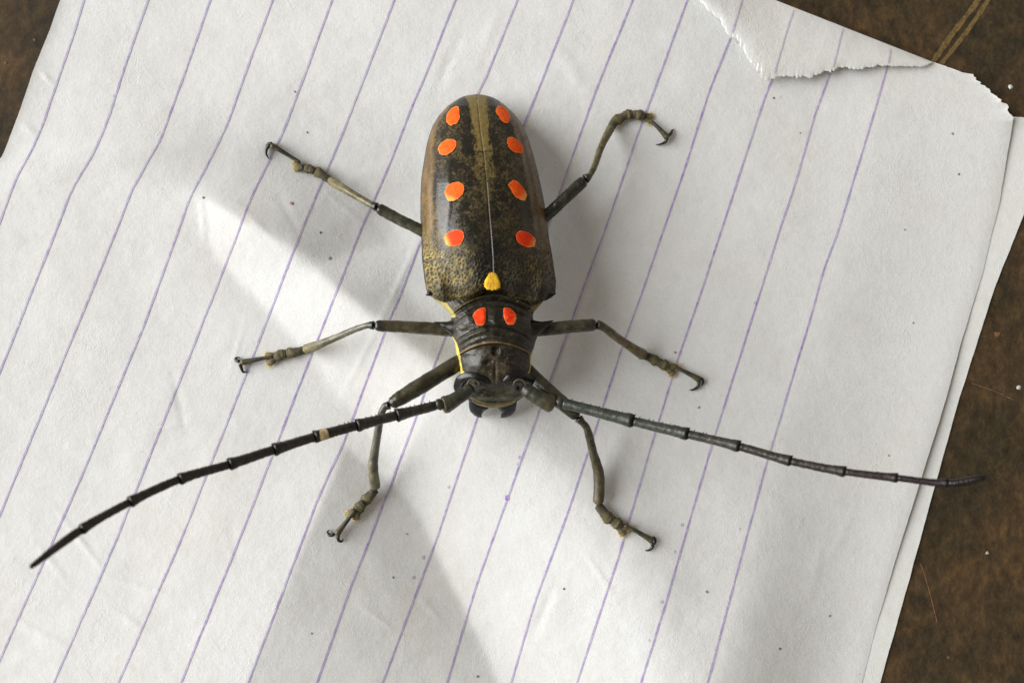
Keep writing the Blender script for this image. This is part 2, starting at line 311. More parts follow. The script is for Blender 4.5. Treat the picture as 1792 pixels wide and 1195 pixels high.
# ---- table
def slab(name, mat, x0, x1, y0, y1, zt, zb, n=40):
    g = Geo(); xs = np.linspace(x0, x1, n); ys = np.linspace(y0, y1, n); XX, YY = np.meshgrid(xs, ys)
    g.grid(np.stack([XX, YY, zt + 0 * XX], -1), (1, 1, 1)); 
    ring = [(x0, y0), (x1, y0), (x1, y1), (x0, y1)]
    V = np.array([[(x, y, zt) for x, y in ring], [(x, y, zb) for x, y in ring]]); g.grid(V, (1, 1, 1), closed=True, flip=True)
    g.add([(x, y, zb) for x, y in ring], [(3, 2, 1, 0)]); return g.build(name, mat, None, False)
table = slab('table_top', m_table, -34, 34, -26, 26, 0.0, -2.0); table['kind'] = 'structure'
def ribbon(name, pts, w, zf, mat, parent, colr=(1, 1, 1), st=4.0, seed=0, rgv=1.0, wj=0.5):
    p = np.array(pts, float); L = np.r_[0, np.cumsum(np.hypot(*np.diff(p, axis=0).T))]; n = max(4, int(L[-1] / st)); q = np.linspace(0, L[-1], n)
    # smooth through the traced points
    x = np.interp(q, L, p[:, 0]); y = np.interp(q, L, p[:, 1])
    if len(p) > 2:
        k = np.ones(9) / 9; xp = np.pad(x, 4, mode='reflect', reflect_type='odd'); yp = np.pad(y, 4, mode='reflect', reflect_type='odd'); x = np.convolve(xp, k, 'valid'); y = np.convolve(yp, k, 'valid')
    tx = np.gradient(x); ty = np.gradient(y); l = np.hypot(tx, ty); nx, ny = -ty / l, tx / l
    ww = w * (1 - wj / 2 + wj * vn(q / 7, q * 0 + seed, seed)) * np.where((q < 2) | (q > L[-1] - 2), 0.4, 1); off = 0.7 * (vn(q / 40, q * 0 + 2, seed + 1) - .5)
    x = x + nx * off; y = y + ny * off
    V = [];
    for s in (-1, 0, 1): V.append(P(x + nx * ww / 2 * s, y + ny * ww / 2 * s, zf(x + nx * ww / 2 * s, y + ny * ww / 2 * s)))
    rg = np.repeat((rgv * np.array([0.55, 1.0, 0.55]))[:, None], n, 1) * (0.7 + 0.3 * vn(q / 60, q * 0 + 7, seed + 4))[None]
    g = Geo(); g.grid(np.array(V), colr, rg, flip=True); return g.build(name, mat, parent)
def tz(x, y): return 0.004 + 0 * np.asarray(x)
for i, pts in enumerate(([(1625, 118), (1640, 98), (1665, 62), (1690, 30), (1712, 2), (1730, -30)], [(1643, 118), (1660, 96), (1685, 66), (1706, 36), (1722, 12), (1745, -25)])):
    ribbon('scratch', pts, 9 - i, tz, m_paint, table, lin(112, 90, 48), seed=i, wj=0.45)
ribbon('scratch', [(1610, 985), (1618, 1005), (1628, 1040), (1640, 1090)], 1.6, tz, m_paint, table, lin(126, 92, 64), seed=5)
ribbon('scratch', [(1700, 670), (1730, 680), (1765, 695), (1775, 700)], 1.2, tz, m_paint, table, lin(120, 100, 74), seed=6)
def fleck(x, y, r, col, name='paint_fleck', parent=None, zf=tz, h=0.012, mat=None, seed=0):
    a = np.linspace(0, 2 * math.pi, 14, endpoint=False); rr = r * (0.75 + 0.5 * RNG.random(14)); g = Geo()
    dome(g, np.stack([x + np.cos(a) * rr, y + np.sin(a) * rr * .9], -1), zf, h, lambda X, Y, s: np.tile(col, (len(X), 1)), 0.8, 2); return g.build(name, mat or m_paint, parent)
for x, y, r, c in ((1768, 152, 4.5, (205, 205, 198)), (1783, 678, 4, (190, 190, 180)), (1728, 967, 3.2, (175, 172, 160)),
                   (10, 110, 3, (96, 66, 40)), (60, 70, 2.5, (108, 82, 52)), (1745, 585, 5, (120, 84, 52)), (1660, 1150, 3, (95, 80, 60))):
    fleck(x, y, r, lin(*c), parent=table, h=0.004 if c[0] < 150 else 0.015)
# ---- sheets
TH = 0.011
def sheet(name, xl, xr, zf, ys, nx, colf):
    Yr = ys[:, None] + np.zeros((1, nx)); u = np.linspace(0, 1, nx)[None]
    a = xl(ys)[:, None]; b = xr(ys)[:, None]; b0 = XR0(ys)[:, None] if name == 'ruled_paper' else b; X = a * (1 - u) + b0 * u; Z = zf(X, Yr); X = X + (b - b0) * sst(.965, 1, u); C = colf(X, Yr, (b - X), (X - a)); g = Geo()
    g.grid(P(X, Yr, Z), C, flip=False)
    Xb = X; V2 = P(Xb, Yr, Z) - np.array([0, 0, TH]); g.grid(V2, C, flip=True)
    for sl_ in ((slice(None), 0), (slice(None), -1), (0, slice(None)), (-1, slice(None))):
        e = np.stack([P(X, Yr, Z)[sl_], V2[sl_]]); g.grid(e, np.stack([C[sl_], C[sl_]]) * 0.97, flip=sl_ in ((slice(None), 0),))
    return g.build(name, m_paper)
def XR0(y):
    return ip(np.asarray(y, float), [-120, 0, 108, 116, 122, 128, 130, 133, 150, 165, 182, 195, 205, 350, 480, 600, 700, 800, 960, 1100, 1195, 1330], [1049, 1355, 1630, 1652, 1668, 1684, 1700, 1706, 1724, 1737, 1755, 1768, 1774, 1750, 1719, 1682, 1655, 1624, 1573, 1532, 1508, 1462])
def XR(y):
    y = np.asarray(y, float); x = XR0(y)
    j = (jag(y, 9, 12, 3) + jag(y, 7, 3.6, 23)) * ((y > 110) & (y < 205)) + jag(y, 1.0, 30, 5) * (y >= 205) + jag(y, 0.8, 60, 6) * (y <= 108); return x + j
def XL(y):
    y = np.asarray(y, float); return ip(y, [-120, 0, 60, 130, 190, 240, 268, 276, 286, 330, 1330], [150, 106, 84, 56, 36, 17, 6, 2, -14, -34, -330]) + jag(y, 1.2, 30, 8)
def pcol(X, Y, dr, dl):
    c = np.ones(X.shape + (3,)); t = (1 - sst(2, 9, dr)) * ((Y > 108) & (Y < 210)) ; c *= (1 + 0.06 * t)[..., None]
    return c
ys = np.concatenate([np.arange(-120, 100, 4.0), np.arange(100, 212, 1.6), np.arange(212, 1331, 4.0)])
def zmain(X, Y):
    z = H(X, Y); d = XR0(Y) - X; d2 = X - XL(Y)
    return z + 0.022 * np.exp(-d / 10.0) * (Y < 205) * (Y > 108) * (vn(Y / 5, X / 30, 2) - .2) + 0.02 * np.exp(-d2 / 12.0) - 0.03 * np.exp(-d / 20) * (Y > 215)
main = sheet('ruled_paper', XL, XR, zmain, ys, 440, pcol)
tag(main, 'creased white sheet with purple ruled lines and torn corner under the beetle', 'paper')
def XR2(y): return ip(y, [-120, 190, 205, 208, 300, 500, 700, 850, 1000, 1195, 1330], [1100, 1600, 1776, 1840, 1822, 1742, 1678, 1636, 1595, 1540, 1500]) + jag(y, 1.0, 25, 15)
def XL2(y): return ip(y, [-120, 1330], [900, 900 - 90])
ys2 = np.concatenate([np.arange(170, 212, 1.5), np.arange(212, 1331, 5.0)])
low = sheet('lower_paper', lambda y: XL2(y) + 80, XR2, H2, ys2, 160, lambda X, Y, dr, dl: np.ones(X.shape + (3,)) * np.array([0.985, 0.985, 0.96]))
tag(low, 'blank white sheet showing as a narrow strip beyond the right edge of the ruled sheet', 'paper')
# ---- folded torn flap
s_ = np.linspace(0, 1, 420)
FX = ip(s_, [0, 1], [1060, 1634]); FY = 0.3925 * (FX - 1355)
tp = np.array([(1110, -120), (1165, -80), (1195, -40), (1225, 0), (1243, 22), (1262, 36), (1272, 58), (1290, 70), (1303, 92), (1312, 108), (1328, 124), (1336, 140), (1352, 136), (1368, 132), (1392, 135), (1418, 137), (1438, 127), (1458, 124), (1465, 117), (1490, 121), (1515, 119), (1540, 115), (1590, 116), (1618, 116), (1634, 110)], float)
tl = np.r_[0, np.cumsum(np.hypot(*np.diff(tp, axis=0).T))]; tl /= tl[-1]
TX = np.interp(s_, tl, tp[:, 0]); TY = np.interp(s_, tl, tp[:, 1]); fd = np.sin(np.pi * s_) ** 0.5
kk = np.ones(15) / 15; TXs = np.convolve(np.pad(TX, 7, mode='edge'), kk, 'valid'); TYs = np.convolve(np.pad(TY, 7, mode='edge'), kk, 'valid')
tgx = np.gradient(TXs); tgy = np.gradient(TYs); tln = np.hypot(tgx, tgy) + 1e-6; jj = (jag(s_ * 900, 5, 10, 31) + jag(s_ * 900, 5, 3.3, 41) * np.where(s_ < .5, .45, 1)) * fd * (.4 + 1.1 * vn(s_ * 40, s_ * 0 + 3, 51))
JX = (TX - TXs) - tgy / tln * jj; JY = (TY - TYs) + tgx / tln * jj
tt_ = np.linspace(0, 1, 90)[None]; wj_ = sst(.84, 1, tt_)
FLX = FX[:, None] * (1 - tt_) + TXs[:, None] * tt_ + JX[:, None] * wj_; FLY = FY[:, None] * (1 - tt_) + TYs[:, None] * tt_ + JY[:, None] * wj_
def flapz(X, Y, t): return H(X, Y) + 0.012 + 0.15 * np.sin(np.clip(t, 0, 1) * math.pi * 0.66) ** 0.8
FZ = flapz(FLX, FLY, tt_) * 1.0; endt = np.sin(np.pi * np.clip(s_, 0, 1))[:, None] ** 0.4; FZ = H(FLX, FLY) + (FZ - H(FLX, FLY)) * (0.15 + 0.85 * endt)
g = Geo(); ec = np.ones(FLX.shape)[..., None] * np.array([1.0, 1.0, 0.985]) * (1 + 0.02 * sst(0.93, 1, tt_ + 0 * FLX))[..., None]
V = P(FLX, FLY, FZ); V2 = V - np.array([0, 0, TH * 0.9]); thin = (1 - 0.6 * sst(0.9, 1, tt_))[..., None]; V2 = V - np.array([0, 0, TH]) * thin
g.grid(V, ec, flip=True); g.grid(V2, ec, flip=False)
for sl_ in ((slice(None), 0), (slice(None), -1), (0, slice(None)), (-1, slice(None))): g.grid(np.stack([V[sl_], V2[sl_]]), (1, 1, 1))
flap = g.build('torn_flap', m_paper, main); flap['label'] = 'folded over corner flap with a rough torn edge'
def flap_at(x, y):
    # nearest flap parameter heights
    x = np.atleast_1d(x); y = np.atleast_1d(y); o = []
    for a, b in zip(x, y):
        d = (FLX - a) ** 2 + (FLY - b) ** 2; o.append(FZ.flat[np.argmin(d)])
    return np.array(o)
# ---- ruled lines
LN = [
 [(186, -110), (147, 0), (129, 60), (100, 144), (73.6, 221), (55, 264), (30, 308), (13, 351), (0, 388), (-40, 490)],
 [(298, -110), (259, 0), (217, 120), (187, 214), (161, 274), (134, 316), (124, 335), (100, 398), (0, 649), (-60, 800)],
 [(406, -110), (368, 0), (321, 134), (281, 244), (254, 291), (231, 331), (207, 395), (0, 899), (-80, 1090)],
 [(517, -110), (477, 0), (432, 120), (398, 217), (365, 284), (331, 348), (313, 400), (253, 566), (143, 832), (0, 1152), (-60, 1290)],
 [(621, -110), (581, 0), (536, 124), (495, 231), (465, 294), (438, 348), (419, 400), (333, 619), (200, 952), (93, 1195), (50, 1300)],
 [(730, -110), (690, 0), (599, 234), (529, 400), (426, 666), (313, 952), (206, 1195), (160, 1300)],
 [(838, -110), (797, 0), (741, 140), (720, 188), (680, 292), (632, 400), (519, 686), (426, 925), (316, 1195), (274, 1300)],
 [(946, -110), (905, 0), (849, 140), (836, 163), (790, 286), (735, 426), (699, 520), (680, 562), (599, 780), (560, 862), (434, 1195), (394, 1300)],
 [(1043, -110), (1003, 0), (949, 140), (921, 208), (915, 224), (850, 400), (781, 586), (760, 638), (728, 729), (682, 853), (612, 1031), (554, 1195), (518, 1300)],
 [(1149, -110), (1107, 0), (1042, 160), (980, 335), (905, 535), (834, 733), (765, 940), (669, 1195), (630, 1300)],
 [(1241, -110), (1203, 0), (1144, 160), (1119, 226), (1061, 397), (1015, 520), (966, 656), (943, 720), (887, 874), (831, 1031), (782, 1195), (748, 1300)],
 [(1279, 66), (1242, 157), (1192, 314), (1163, 397), (1121, 520), (1089, 606), (1059, 700), (997, 886), (935, 1056), (894, 1195), (860, 1300)],
 [(1353, 134), (1336, 177), (1264, 398), (1224, 520), (1185, 632), (1145, 762), (1105, 896), (1082, 975), (1009, 1195), (975, 1300)],
 [(1456, 120), (1426, 201), (1393, 318), (1366, 398), (1304, 595), (1243, 786), (1163, 1062), (1121, 1195), (1090, 1300)],
 [(1554, 114), (1529, 199), (1493, 318), (1469, 398), (1441, 474), (1411, 582), (1392, 642), (1334, 836), (1238, 1195), (1208, 1300)]]
for i, p in enumerate(LN):
    ribbon('ruled_line', p, 3.3, lambda x, y: zmain(x, y) + 0.0055, m_ink, main, seed=i * 3 + 1, rgv=1.0 if i > 5 else 0.85)
for i, p in enumerate(([(1338, -100), (1299, 0), (1281, 58)], [(1389, 18), (1372, 70), (1355, 130)], [(1475, 50), (1467, 82), (1458, 118)], [(1559, 86), (1556, 100), (1555, 112)])):
    ribbon('ruled_line', p, 3.0, lambda x, y: flap_at(x, y) + 0.006, m_ink, flap, seed=60 + i, rgv=0.62)
for (x, y, r, a) in ((887, 871, 5, .95), (909, 800, 3, .6), (905, 812, 2.5, .6), (784, 852, 3, .5), (740, 975, 3.4, .7), (724, 1010, 3, .6), (1193, 918, 3, .6), (1181, 965, 2.4, .5), (1158, 1053, 3, .55), (1136, 1120, 2.4, .4), (852, 972, 2.2, .6), (1429, 190, 3, .45), (1366, 170, 2, .4), (199, 168, 2.4, .7), (1320, 530, 2, .5), (1294, 925, 2.4, .4)):
    ribbon('ink_blot', [(x, y - r), (x + r * .3, y), (x, y + r)], r * 1.5, lambda x, y: zmain(x, y) + 0.0075, m_ink, main, seed=int(x), rgv=a * 1.3, st=1.5)
dirt = [(511, 356, 4.2, (120, 60, 55)), (561, 407, 2.6, (70, 55, 50)), (577, 452, 4, (110, 104, 92)), (1354, 172, 2.6, (60, 62, 62)), (1400, 233, 2, (110, 105, 90)), (1667, 234, 3, (100, 96, 84)), (1678, 305, 2.6, (84, 80, 70)), (1583, 402, 2, (95, 90, 80)), (1182, 617, 3, (105, 98, 84)), (1223, 713, 3, (90, 86, 76)), (537, 232, 2.5, (110, 108, 98)), (516, 161, 2.2, (90, 86, 82)),
        (987, 1030, 2.6, (60, 58, 54)), (1237, 1035, 3, (90, 86, 78)), (1365, 1135, 3, (84, 80, 72)), (1452, 1077, 2.8, (96, 94, 84)), (712, 934, 2, (90, 84, 78)), (688, 1010, 2.4, (100, 96, 88)), (252, 867, 2, (86, 82, 80)), (356, 346, 3, (110, 104, 98)), (1555, 797, 2, (110, 102, 86)), (836, 1183, 3, (80, 76, 72)), (1598, 565, 2.2, (90, 84, 76)), (1602, 1080, 2.2, (96, 90, 80)), (545, 1108, 2.4, (90, 88, 82))]
for x, y, r, c in dirt: c = tuple(95 + .6 * q for q in c); fleck(x, y, r * .85, lin(*c), 'dirt_speck', main, lambda X, Y: zmain(X, Y) + 0.003, 0.008)

# ------------------------------------------------------------------ beetle
beetle = zero('beetle'); beetle.location = tuple(P(860, 450, float(H(860, 450))))
ZO = 0.56
tag(beetle, 'dark longhorn beetle with orange spotted wing cases and long banded antennae standing on ruled paper', 'beetle')
BK = lin(34, 33, 28); BKW = lin(24, 22, 20); OL = lin(96, 88, 62); GR = lin(60, 60, 50); TAN = lin(168, 134, 72); DUST = lin(138, 130, 96)
def fix(o):  # geometry is in world space; keep it there below the moved root
    o.matrix_parent_inverse = beetle.matrix_world.inverted()
BL = beetle.location.copy()
class G2(Geo):
    def build(s, name, mat, parent=None, smooth=True):
        s.v = [v - np.array(BL) for v in s.v]; return Geo.build(s, name, mat, parent, smooth)
# elytra --------------------------------------------------------
eyl = ([165, 167, 170, 175, 185, 202, 220, 240, 260, 285, 311, 341, 380, 410, 450, 480, 500, 515], [834, 819, 808, 799, 784.5, 768.4, 757.3, 750.3, 745.3, 741.3, 737.3, 735.8, 735.5, 737.3, 738.3, 741.3, 743.5, 748])
eyr = ([165, 167, 170, 175, 182, 198, 220, 244, 270, 300, 331, 357, 380, 420, 446, 474, 494, 515], [835, 850, 861, 871, 881, 899, 915, 925, 933, 941, 948, 953, 957, 961.2, 966.2, 970.3, 973, 972])
eys = ([165, 182, 230, 270, 311, 361, 410, 450, 515], [834.7, 835.7, 840.7, 846.7, 850.7, 854.8, 858.8, 861.8, 863])
ezt = ([165, 172, 185, 210, 260, 320, 400, 460, 495, 515], [.30, .44, .60, .82, 1.06, 1.24, 1.37, 1.42, 1.40, 1.33]); ezb = ([165, 210, 300, 400, 515], [.27, .36, .46, .52, .70])
def elyZ(x, y):
    xs = ip(y, *eys); xl = ip(y, *eyl); xr = ip(y, *eyr); zt = ip(y, *ezt); zb = ip(y, *ezb)
    u = np.where(x < xs, (xs - x) / np.maximum(xs - xl, 1e-3), (x - xs) / np.maximum(xr - xs, 1e-3)); u = np.clip(u, 0, 1)
    z = zb + (zt - zb) * (1 - u ** 2.5) ** (1 / 1.9)
    z = z - 0.010 * np.exp(-(np.abs(x - xs) / 1.0) ** 2) + 0.002 * np.exp(-((np.abs(x - xs) - 3) / 1.8) ** 2) * sst(300, 340, y)
    # shoulders, hollow beside scutellum
    for cx in (766, 952): z = z + 0.13 * np.exp(-((x - cx) / 15) ** 2 - ((y - 492) / 20) ** 2)
    for cx in (796, 925): z = z - 0.07 * np.exp(-((x - cx) / 16) ** 2 - ((y - 515) / 16) ** 2)
    z = z - 0.02 * np.exp(-((u - 0.83) / 0.05) ** 2) * sst(200, 260, y) * (1 - sst(430, 480, y))
    return z
ybx = ([744, 748, 754, 760, 776, 792, 808, 829, 841, 852, 863, 874, 881, 901, 917, 929, 940, 949, 960, 968, 973], [508, 515, 519, 523, 529, 528.5, 527, 521, 515, 511.5, 510.7, 511.5, 513.7, 522.8, 527, 534, 533, 528, 522, 517, 511])
def granules(side):
    pts = []
    for _ in range(9000):
        y = 395 + 130 * RNG.random(); xs = ip(y, *eys); xe = ip(y, *(eyl if side < 0 else eyr)); u = RNG.random(); x = xs + (xe - xs) * u
        e = abs(u)
        dens = (1 - sst(0, 1, (512 - y) / 120)) ** 0.6
        dens = dens * (0.9 if (e > 0.55 or y > 452) else 0.45)
        if y < 440 and e < 0.35: dens *= 0.5
        if RNG.random() > dens: continue
        r = 0.9 + 2.4 * sst(400, 480, y) * RNG.random() ** 0.8
        ok = True
        for (a, b, c) in pts[-400:]:
            if (a - x) ** 2 + (b - y) ** 2 < (1.0 * (c + r)) ** 2 + 2.4: ok = False; break
        if ok: pts.append((x, y, r))
    return pts
def elytron(side):
    nv, nu = 430, 150
    v = np.linspace(0, 1, nv); y0 = 165 + 350 * (v ** 1.0); y0[:14] = 165 + 350 * v[13] * (np.linspace(0, 1, 14) ** 1.7)
    u = np.linspace(0, 1, nu); u = np.sin(u * math.pi / 2) ** 0.9
    Y = y0[:, None] + 0 * u[None]; xs = ip(Y, *eys); xe = ip(Y, *(eyl if side < 0 else eyr)); X = xs + side * 0.15 + (xe - xs - side * 0.15) * u[None]
    Z = elyZ(X, Y)
    Yb = ip(X, *ybx); f = sst(455, 515, Y); Y2 = Y + f * (Yb - 515)
    Z = Z - 0.10 * sst(507, 515, Y)
    # edge jaggedness at humeral margin
    e = u[None] + 0 * Y
    # ---- colour
    n1 = fbm(X, Y2, 30, 4, 2); wx_ = (fbm(X, Y2, 9, 3, 101) - .5) * 14; wy2_ = (fbm(X, Y2, 9, 3, 105) - .5) * 14; n2 = fbm(X * .8 + Y2 * .6 + wx_, Y2 * .8 - X * .6 + wy2_, 5.5, 4, 8); n3 = fbm(X * 1.8 + wx_, Y2 + wy2_, 9, 4, 14); n4 = vn(X / 1.3, Y2 / 1.3, 40)
    col = np.zeros(X.shape + (3,)) + lin(34, 32, 27)
    col = mixc(col, lin(70, 64, 50), sst(0.45, 0.75, n1) * 0.40)
    # dusty speckle
    wear = sst(0.50, 0.66, n2 * 0.55 + n4 * 0.35 + 0.1 * n1)
    col = mixc(col, lin(140, 120, 72), wear * 0.40 * sst(0.30, 0.6, n1) * (.4 + .9 * n4))
    dx = np.abs(X - xs)
    # golden stripe down the suture from the apex, breaking up
    w = ip(Y, [165, 175, 200, 250, 265, 300, 350, 420], [22, 19, 15, 12, 15, 15, 9, 3])
    st = 1 - sst(-2.5, 2.5, dx + (n3 - 0.5) * 16 - w)
    fade = ip(Y, [165, 255, 275, 330, 400], [0.95, 0.9, 0.62, 0.42, 0.0]); brk = sst(0.33, 0.52, n2 * .6 + n4 * .4)
    col = mixc(col, lin(140, 122, 70), st * fade * np.where(Y < 262, 0.88 + .12 * brk, brk))
    # brown outer stripe
    m0 = ip(Y, [165, 200, 260, 300, 380, 430, 470], [.99, .90, .86, .82, .80, .86, .95])
    if side > 0: m0 = ip(Y, [165, 200, 260, 330, 400, 440, 470], [.97, .80, .72, .74, .76, .84, .92])
    ot = sst(-0.045, 0.045, e - m0 + (n3 - .5) * .09)
    col = mixc(col, mixc(lin(130, 102, 58), lin(104, 84, 51), sst(.35, .65, fbm(X, Y2 * 0.25, 6, 3, 17))), ot * 0.93)
    # yellowish ground under the granules at the base
    bs = sst(395, 470, Y + 34 * (e - 0.45) + 22 * (n1 - .5)) * sst(0.12, 0.42, e) ** 0.7
    gold = mixc(lin(182, 162, 88), lin(142, 126, 74), sst(.35, .65, n1)) if side < 0 else mixc(lin(138, 122, 76), lin(98, 90, 62), sst(.35, .65, n1))
    dm = sst(0.32, 0.5, n2 * .5 + n1 * .5)
    col = mixc(col, gold, bs * (0.25 + 0.72 * dm * sst(.3, .55, fbm(X, Y2, 16, 3, 141))))
    # dark blotches around shoulders and centre
    for (cx, cy, sx, sy, a) in ((772, 507, 13, 10, .75), (905, 505, 26, 16, .85), (948, 512, 26, 12, .8), (842, 455, 20, 26, .75), (880, 440, 28, 40, .6), (905, 448, 14, 12, .6), (862, 400, 22, 80, .45), (790, 520, 20, 7, .5)):
        col = mixc(col, lin(30, 28, 24), a * np.exp(-((X - cx) / sx) ** 2 - ((Y2 - cy) / sy) ** 2))
    col = mixc(col, lin(24, 20, 17), sst(.975, .995, e))
    rg = 0.20 + 0.20 * wear + 0.2 * st * fade + 0.34 * bs + 0.10 * ot
    # bumps from fine pits everywhere, real granules at the base
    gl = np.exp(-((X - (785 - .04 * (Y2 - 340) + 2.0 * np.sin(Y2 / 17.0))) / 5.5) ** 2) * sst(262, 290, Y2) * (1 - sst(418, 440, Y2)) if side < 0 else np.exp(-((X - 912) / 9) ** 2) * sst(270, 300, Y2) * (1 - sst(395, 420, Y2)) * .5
    rg = rg * (1 - .8 * gl); Z = Z + 0.010 * gl; col = mixc(col, lin(52, 54, 50), gl * .6)  # sheen streak: smoother ridge, with the reflection also painted into the colour
    disp = (0.0009 * (n4 - 0.5) + 0.0022 * (n2 - 0.5)) * (1 - gl)
    dc = np.zeros(X.shape)
    jx = None
    for (a, b, r) in granules(side):
        kk_ = .6 + .4 * RNG.random()
        i0 = np.searchsorted(Y[:, 0], b - 3.2 * r); i1 = np.searchsorted(Y[:, 0], b + 3.2 * r)
        uu = (a - ip(b, *eys)) / (ip(b, *(eyl if side < 0 else eyr)) - ip(b, *eys)); j = np.searchsorted(u, uu); j0 = max(0, j - 9); j1 = min(nu, j + 9)
        sl2 = (slice(i0, i1), slice(j0, j1)); k = np.exp(-(((X[sl2] - a) ** 2 * (.8 + .6 * kk_) + ((Y[sl2] - b + .35 * (X[sl2] - a)) * 1.0) ** 2) / (r * r)) ** 1.6)
        disp[sl2] += k * (0.001 + 0.005 * (r / 3.0)) * kk_; dc[sl2] = np.maximum(dc[sl2], k * (.35 + .65 * kk_))
    col = mixc(col, lin(13, 12, 10), np.clip(dc * 1.3, 0, 1) * 0.95)
    Z = Z + disp * (1 - sst(.97, 1, e))
    # line: short transverse scratch at mid back
    k = np.exp(-((Y2 - (265.5 - 0.05 * (X - 845))) / 0.8) ** 2) * sst(827, 831, X) * (1 - sst(860, 866, X)); Z -= .006 * k; col = mixc(col, lin(20, 16, 12), k * .8)
    col = col * np.array([.70, .68, .64])
    W = P(X, Y2, Z)
    # rolled-under margin
    e1 = W[:, -1] + np.array([-side * 0.02, 0, -0.10]); e2 = W[:, -1] + np.array([-side * 0.16, 0, -0.15])
    Wf = np.concatenate([W, e1[:, None], e2[:, None]], 1); cf = np.concatenate([col, np.tile(lin(30, 25, 20), (nv, 2, 1))], 1); rf = np.concatenate([rg, np.full((nv, 2), .35)], 1)
    # base edge thickness
    b1 = Wf[-1] + np.array([0, 0.03, -0.09]); Wf = np.concatenate([Wf, b1[None]], 0); cf = np.concatenate([cf, np.tile(lin(45, 40, 30), (1, cf.shape[1], 1))], 0); rf = np.concatenate([rf, rf[-1:]], 0)
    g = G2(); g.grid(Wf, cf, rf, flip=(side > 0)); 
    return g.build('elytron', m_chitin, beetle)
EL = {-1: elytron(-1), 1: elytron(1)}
EL[-1]['label'] = 'wing case with pale reflection and yellow grained shoulder'
# apex tooth / humeral tooth
def cone(name, pts, rad, col, parent, rg=.3, mat=None, **k):
    g = G2(); tube(g, pts, rad, col, rg, **k); return g.build(name, mat or m_chitin, parent)
cone('shoulder_tooth', [(950, 521, .95), (960, 518.5, .98), (968, 515.5, 1.0), (973.6, 512.8, 1.01)], [7, 4.5, 2.2, .4], BKW, EL[1], n=14)
cone('shoulder_tooth', [(757, 512, .95), (752, 514, .98), (747, 516, .98), (745, 515, .98)], [6, 4, 2, .5], BKW, EL[-1], n=12)
def ell(cx, cy, a, b, dx, dy, n=40, j=0.06, seed=0):
    t = np.linspace(0, 2 * math.pi, n, endpoint=False); l = math.hypot(dx, dy); dx /= l; dy /= l
    r = 1 + j * 2 * (vn(np.cos(t) * 2 + 5, np.sin(t) * 2 + 5, seed) - .5) + j * (vn(np.cos(t) * 6 + 9, np.sin(t) * 6 + 5, seed + 2) - .5)
    q = np.abs(np.cos(t)) ** 0.95 * np.sign(np.cos(t)) * a * r, np.sin(t) * b * r
    return np.stack([cx + q[0] * dx - q[1] * dy, cy + q[0] * dy + q[1] * dx], -1)
RED = np.array([0.92, 0.055, 0.010]); ORG = np.array([0.98, 0.12, 0.012]); YEL = np.array([1.0, 0.46, 0.12])
def spotcol(base, yx, yy, amt):
    def f(X, Y, s):
        c = np.tile(base, (len(X), 1)); cx, cy = X.mean(), Y.mean()
        t = sst(.90, 1.0, s + .06 * (vn(X / 2.5, Y / 2.5, 7) - .5)) * 0.5 + np.zeros(len(X)); c = c * (.82 + .3 * vn(X / 2.2, Y / 2.2, 12))[:, None]
        if amt and s > 0.05:
            d = ((X - cx) * yx + (Y - cy) * yy) / (np.hypot(X - cx, Y - cy).max() + 1e-6) * s; t = np.maximum(t, amt * sst(.35, .95, d))
        return mixc(c, YEL, t)
    return f
for i, (s, cx, cy, a, b, dx, dy, base, yx, yy, am) in enumerate((
    (-1, 792.9, 203.3, 16.8, 11.3, .32, -1, ORG, 0, 0, 0), (1, 880.5, 200.2, 16.6, 9.2, .68, 1, ORG, -1, -.3, .3), (-1, 782, 258, 17.6, 11.5, 1, -.72, ORG, 0, 0, 0), (1, 901.4, 255, 17.6, 10, 1, .82, ORG, 0, 0, 0),
    (-1, 795, 335.3, 18.2, 14.2, 1, -.5, ORG, -.5, 1, .75), (1, 906, 332.6, 21, 10.3, .8, 1, ORG, .8, .8, 1.0), (-1, 794.9, 416, 18.6, 13.6, 1, -.42, RED, -1, .4, .8), (1, 920.5, 418.6, 18.8, 11.6, 1, .62, RED, 1, .5, .8))):
    g = G2(); dome(g, ell(cx, cy, a, b, dx, dy, j=.13, seed=i * 3), lambda X, Y: elyZ(X, Y) + 0.013, 0.004, spotcol(base, yx, yy, am), .5, 14); o = g.build('orange_spot', m_spot, EL[s])
# body ----------------------------------------------------------
by = [180, 186, 230, 300, 400, 480, 508, 515, 522, 530, 545, 552, 560, 568, 575, 588, 600, 612, 619, 624, 630, 650, 656, 665, 672, 680, 688, 694, 700, 705, 709, 711]
bxl = [832, 818, 766, 750, 747, 750, 752, 752, 757, 768, 783, 789, 789.5, 788, 787, 791, 796, 798, 798.8, 801.5, 802.5, 805.5, 804, 801, 800, 802, 807, 814, 819, 830, 846, 862]
bxr = [840, 852, 905, 930, 946, 955, 956, 954, 953, 949, 935, 932.5, 933, 935, 938, 941, 936.5, 933.5, 932, 930, 929.5, 929, 929, 931, 931, 929, 922, 916, 908, 899, 886, 866]
bzt = [.32, .38, .68, .95, 1.12, 1.18, 1.16, 1.16, 1.20, 1.25, 1.34, 1.38, 1.41, 1.43, 1.44, 1.43, 1.38, 1.33, 1.32, 1.30, 1.28, 1.20, 1.17, 1.10, 1.04, .97, .88, .82, .74, .66, .58, .50]
bzs = [.28, .30, .40, .48, .55, .6, .62, .64, .66, .7, .76, .8, .84, .86, .86, .84, .8, .8, .8, .8, .8, .78, .77, .75, .7, .66, .6, .58, .54, .5, .46, .42]
bzb = [.25, .25, .25, .26, .28, .3, .32, .32, .33, .35, .38, .4, .4, .4, .4, .4, .4, .4, .4, .4, .4, .4, .4, .4, .4, .4, .38, .38, .38, .38, .38, .38]
NB = 2.3
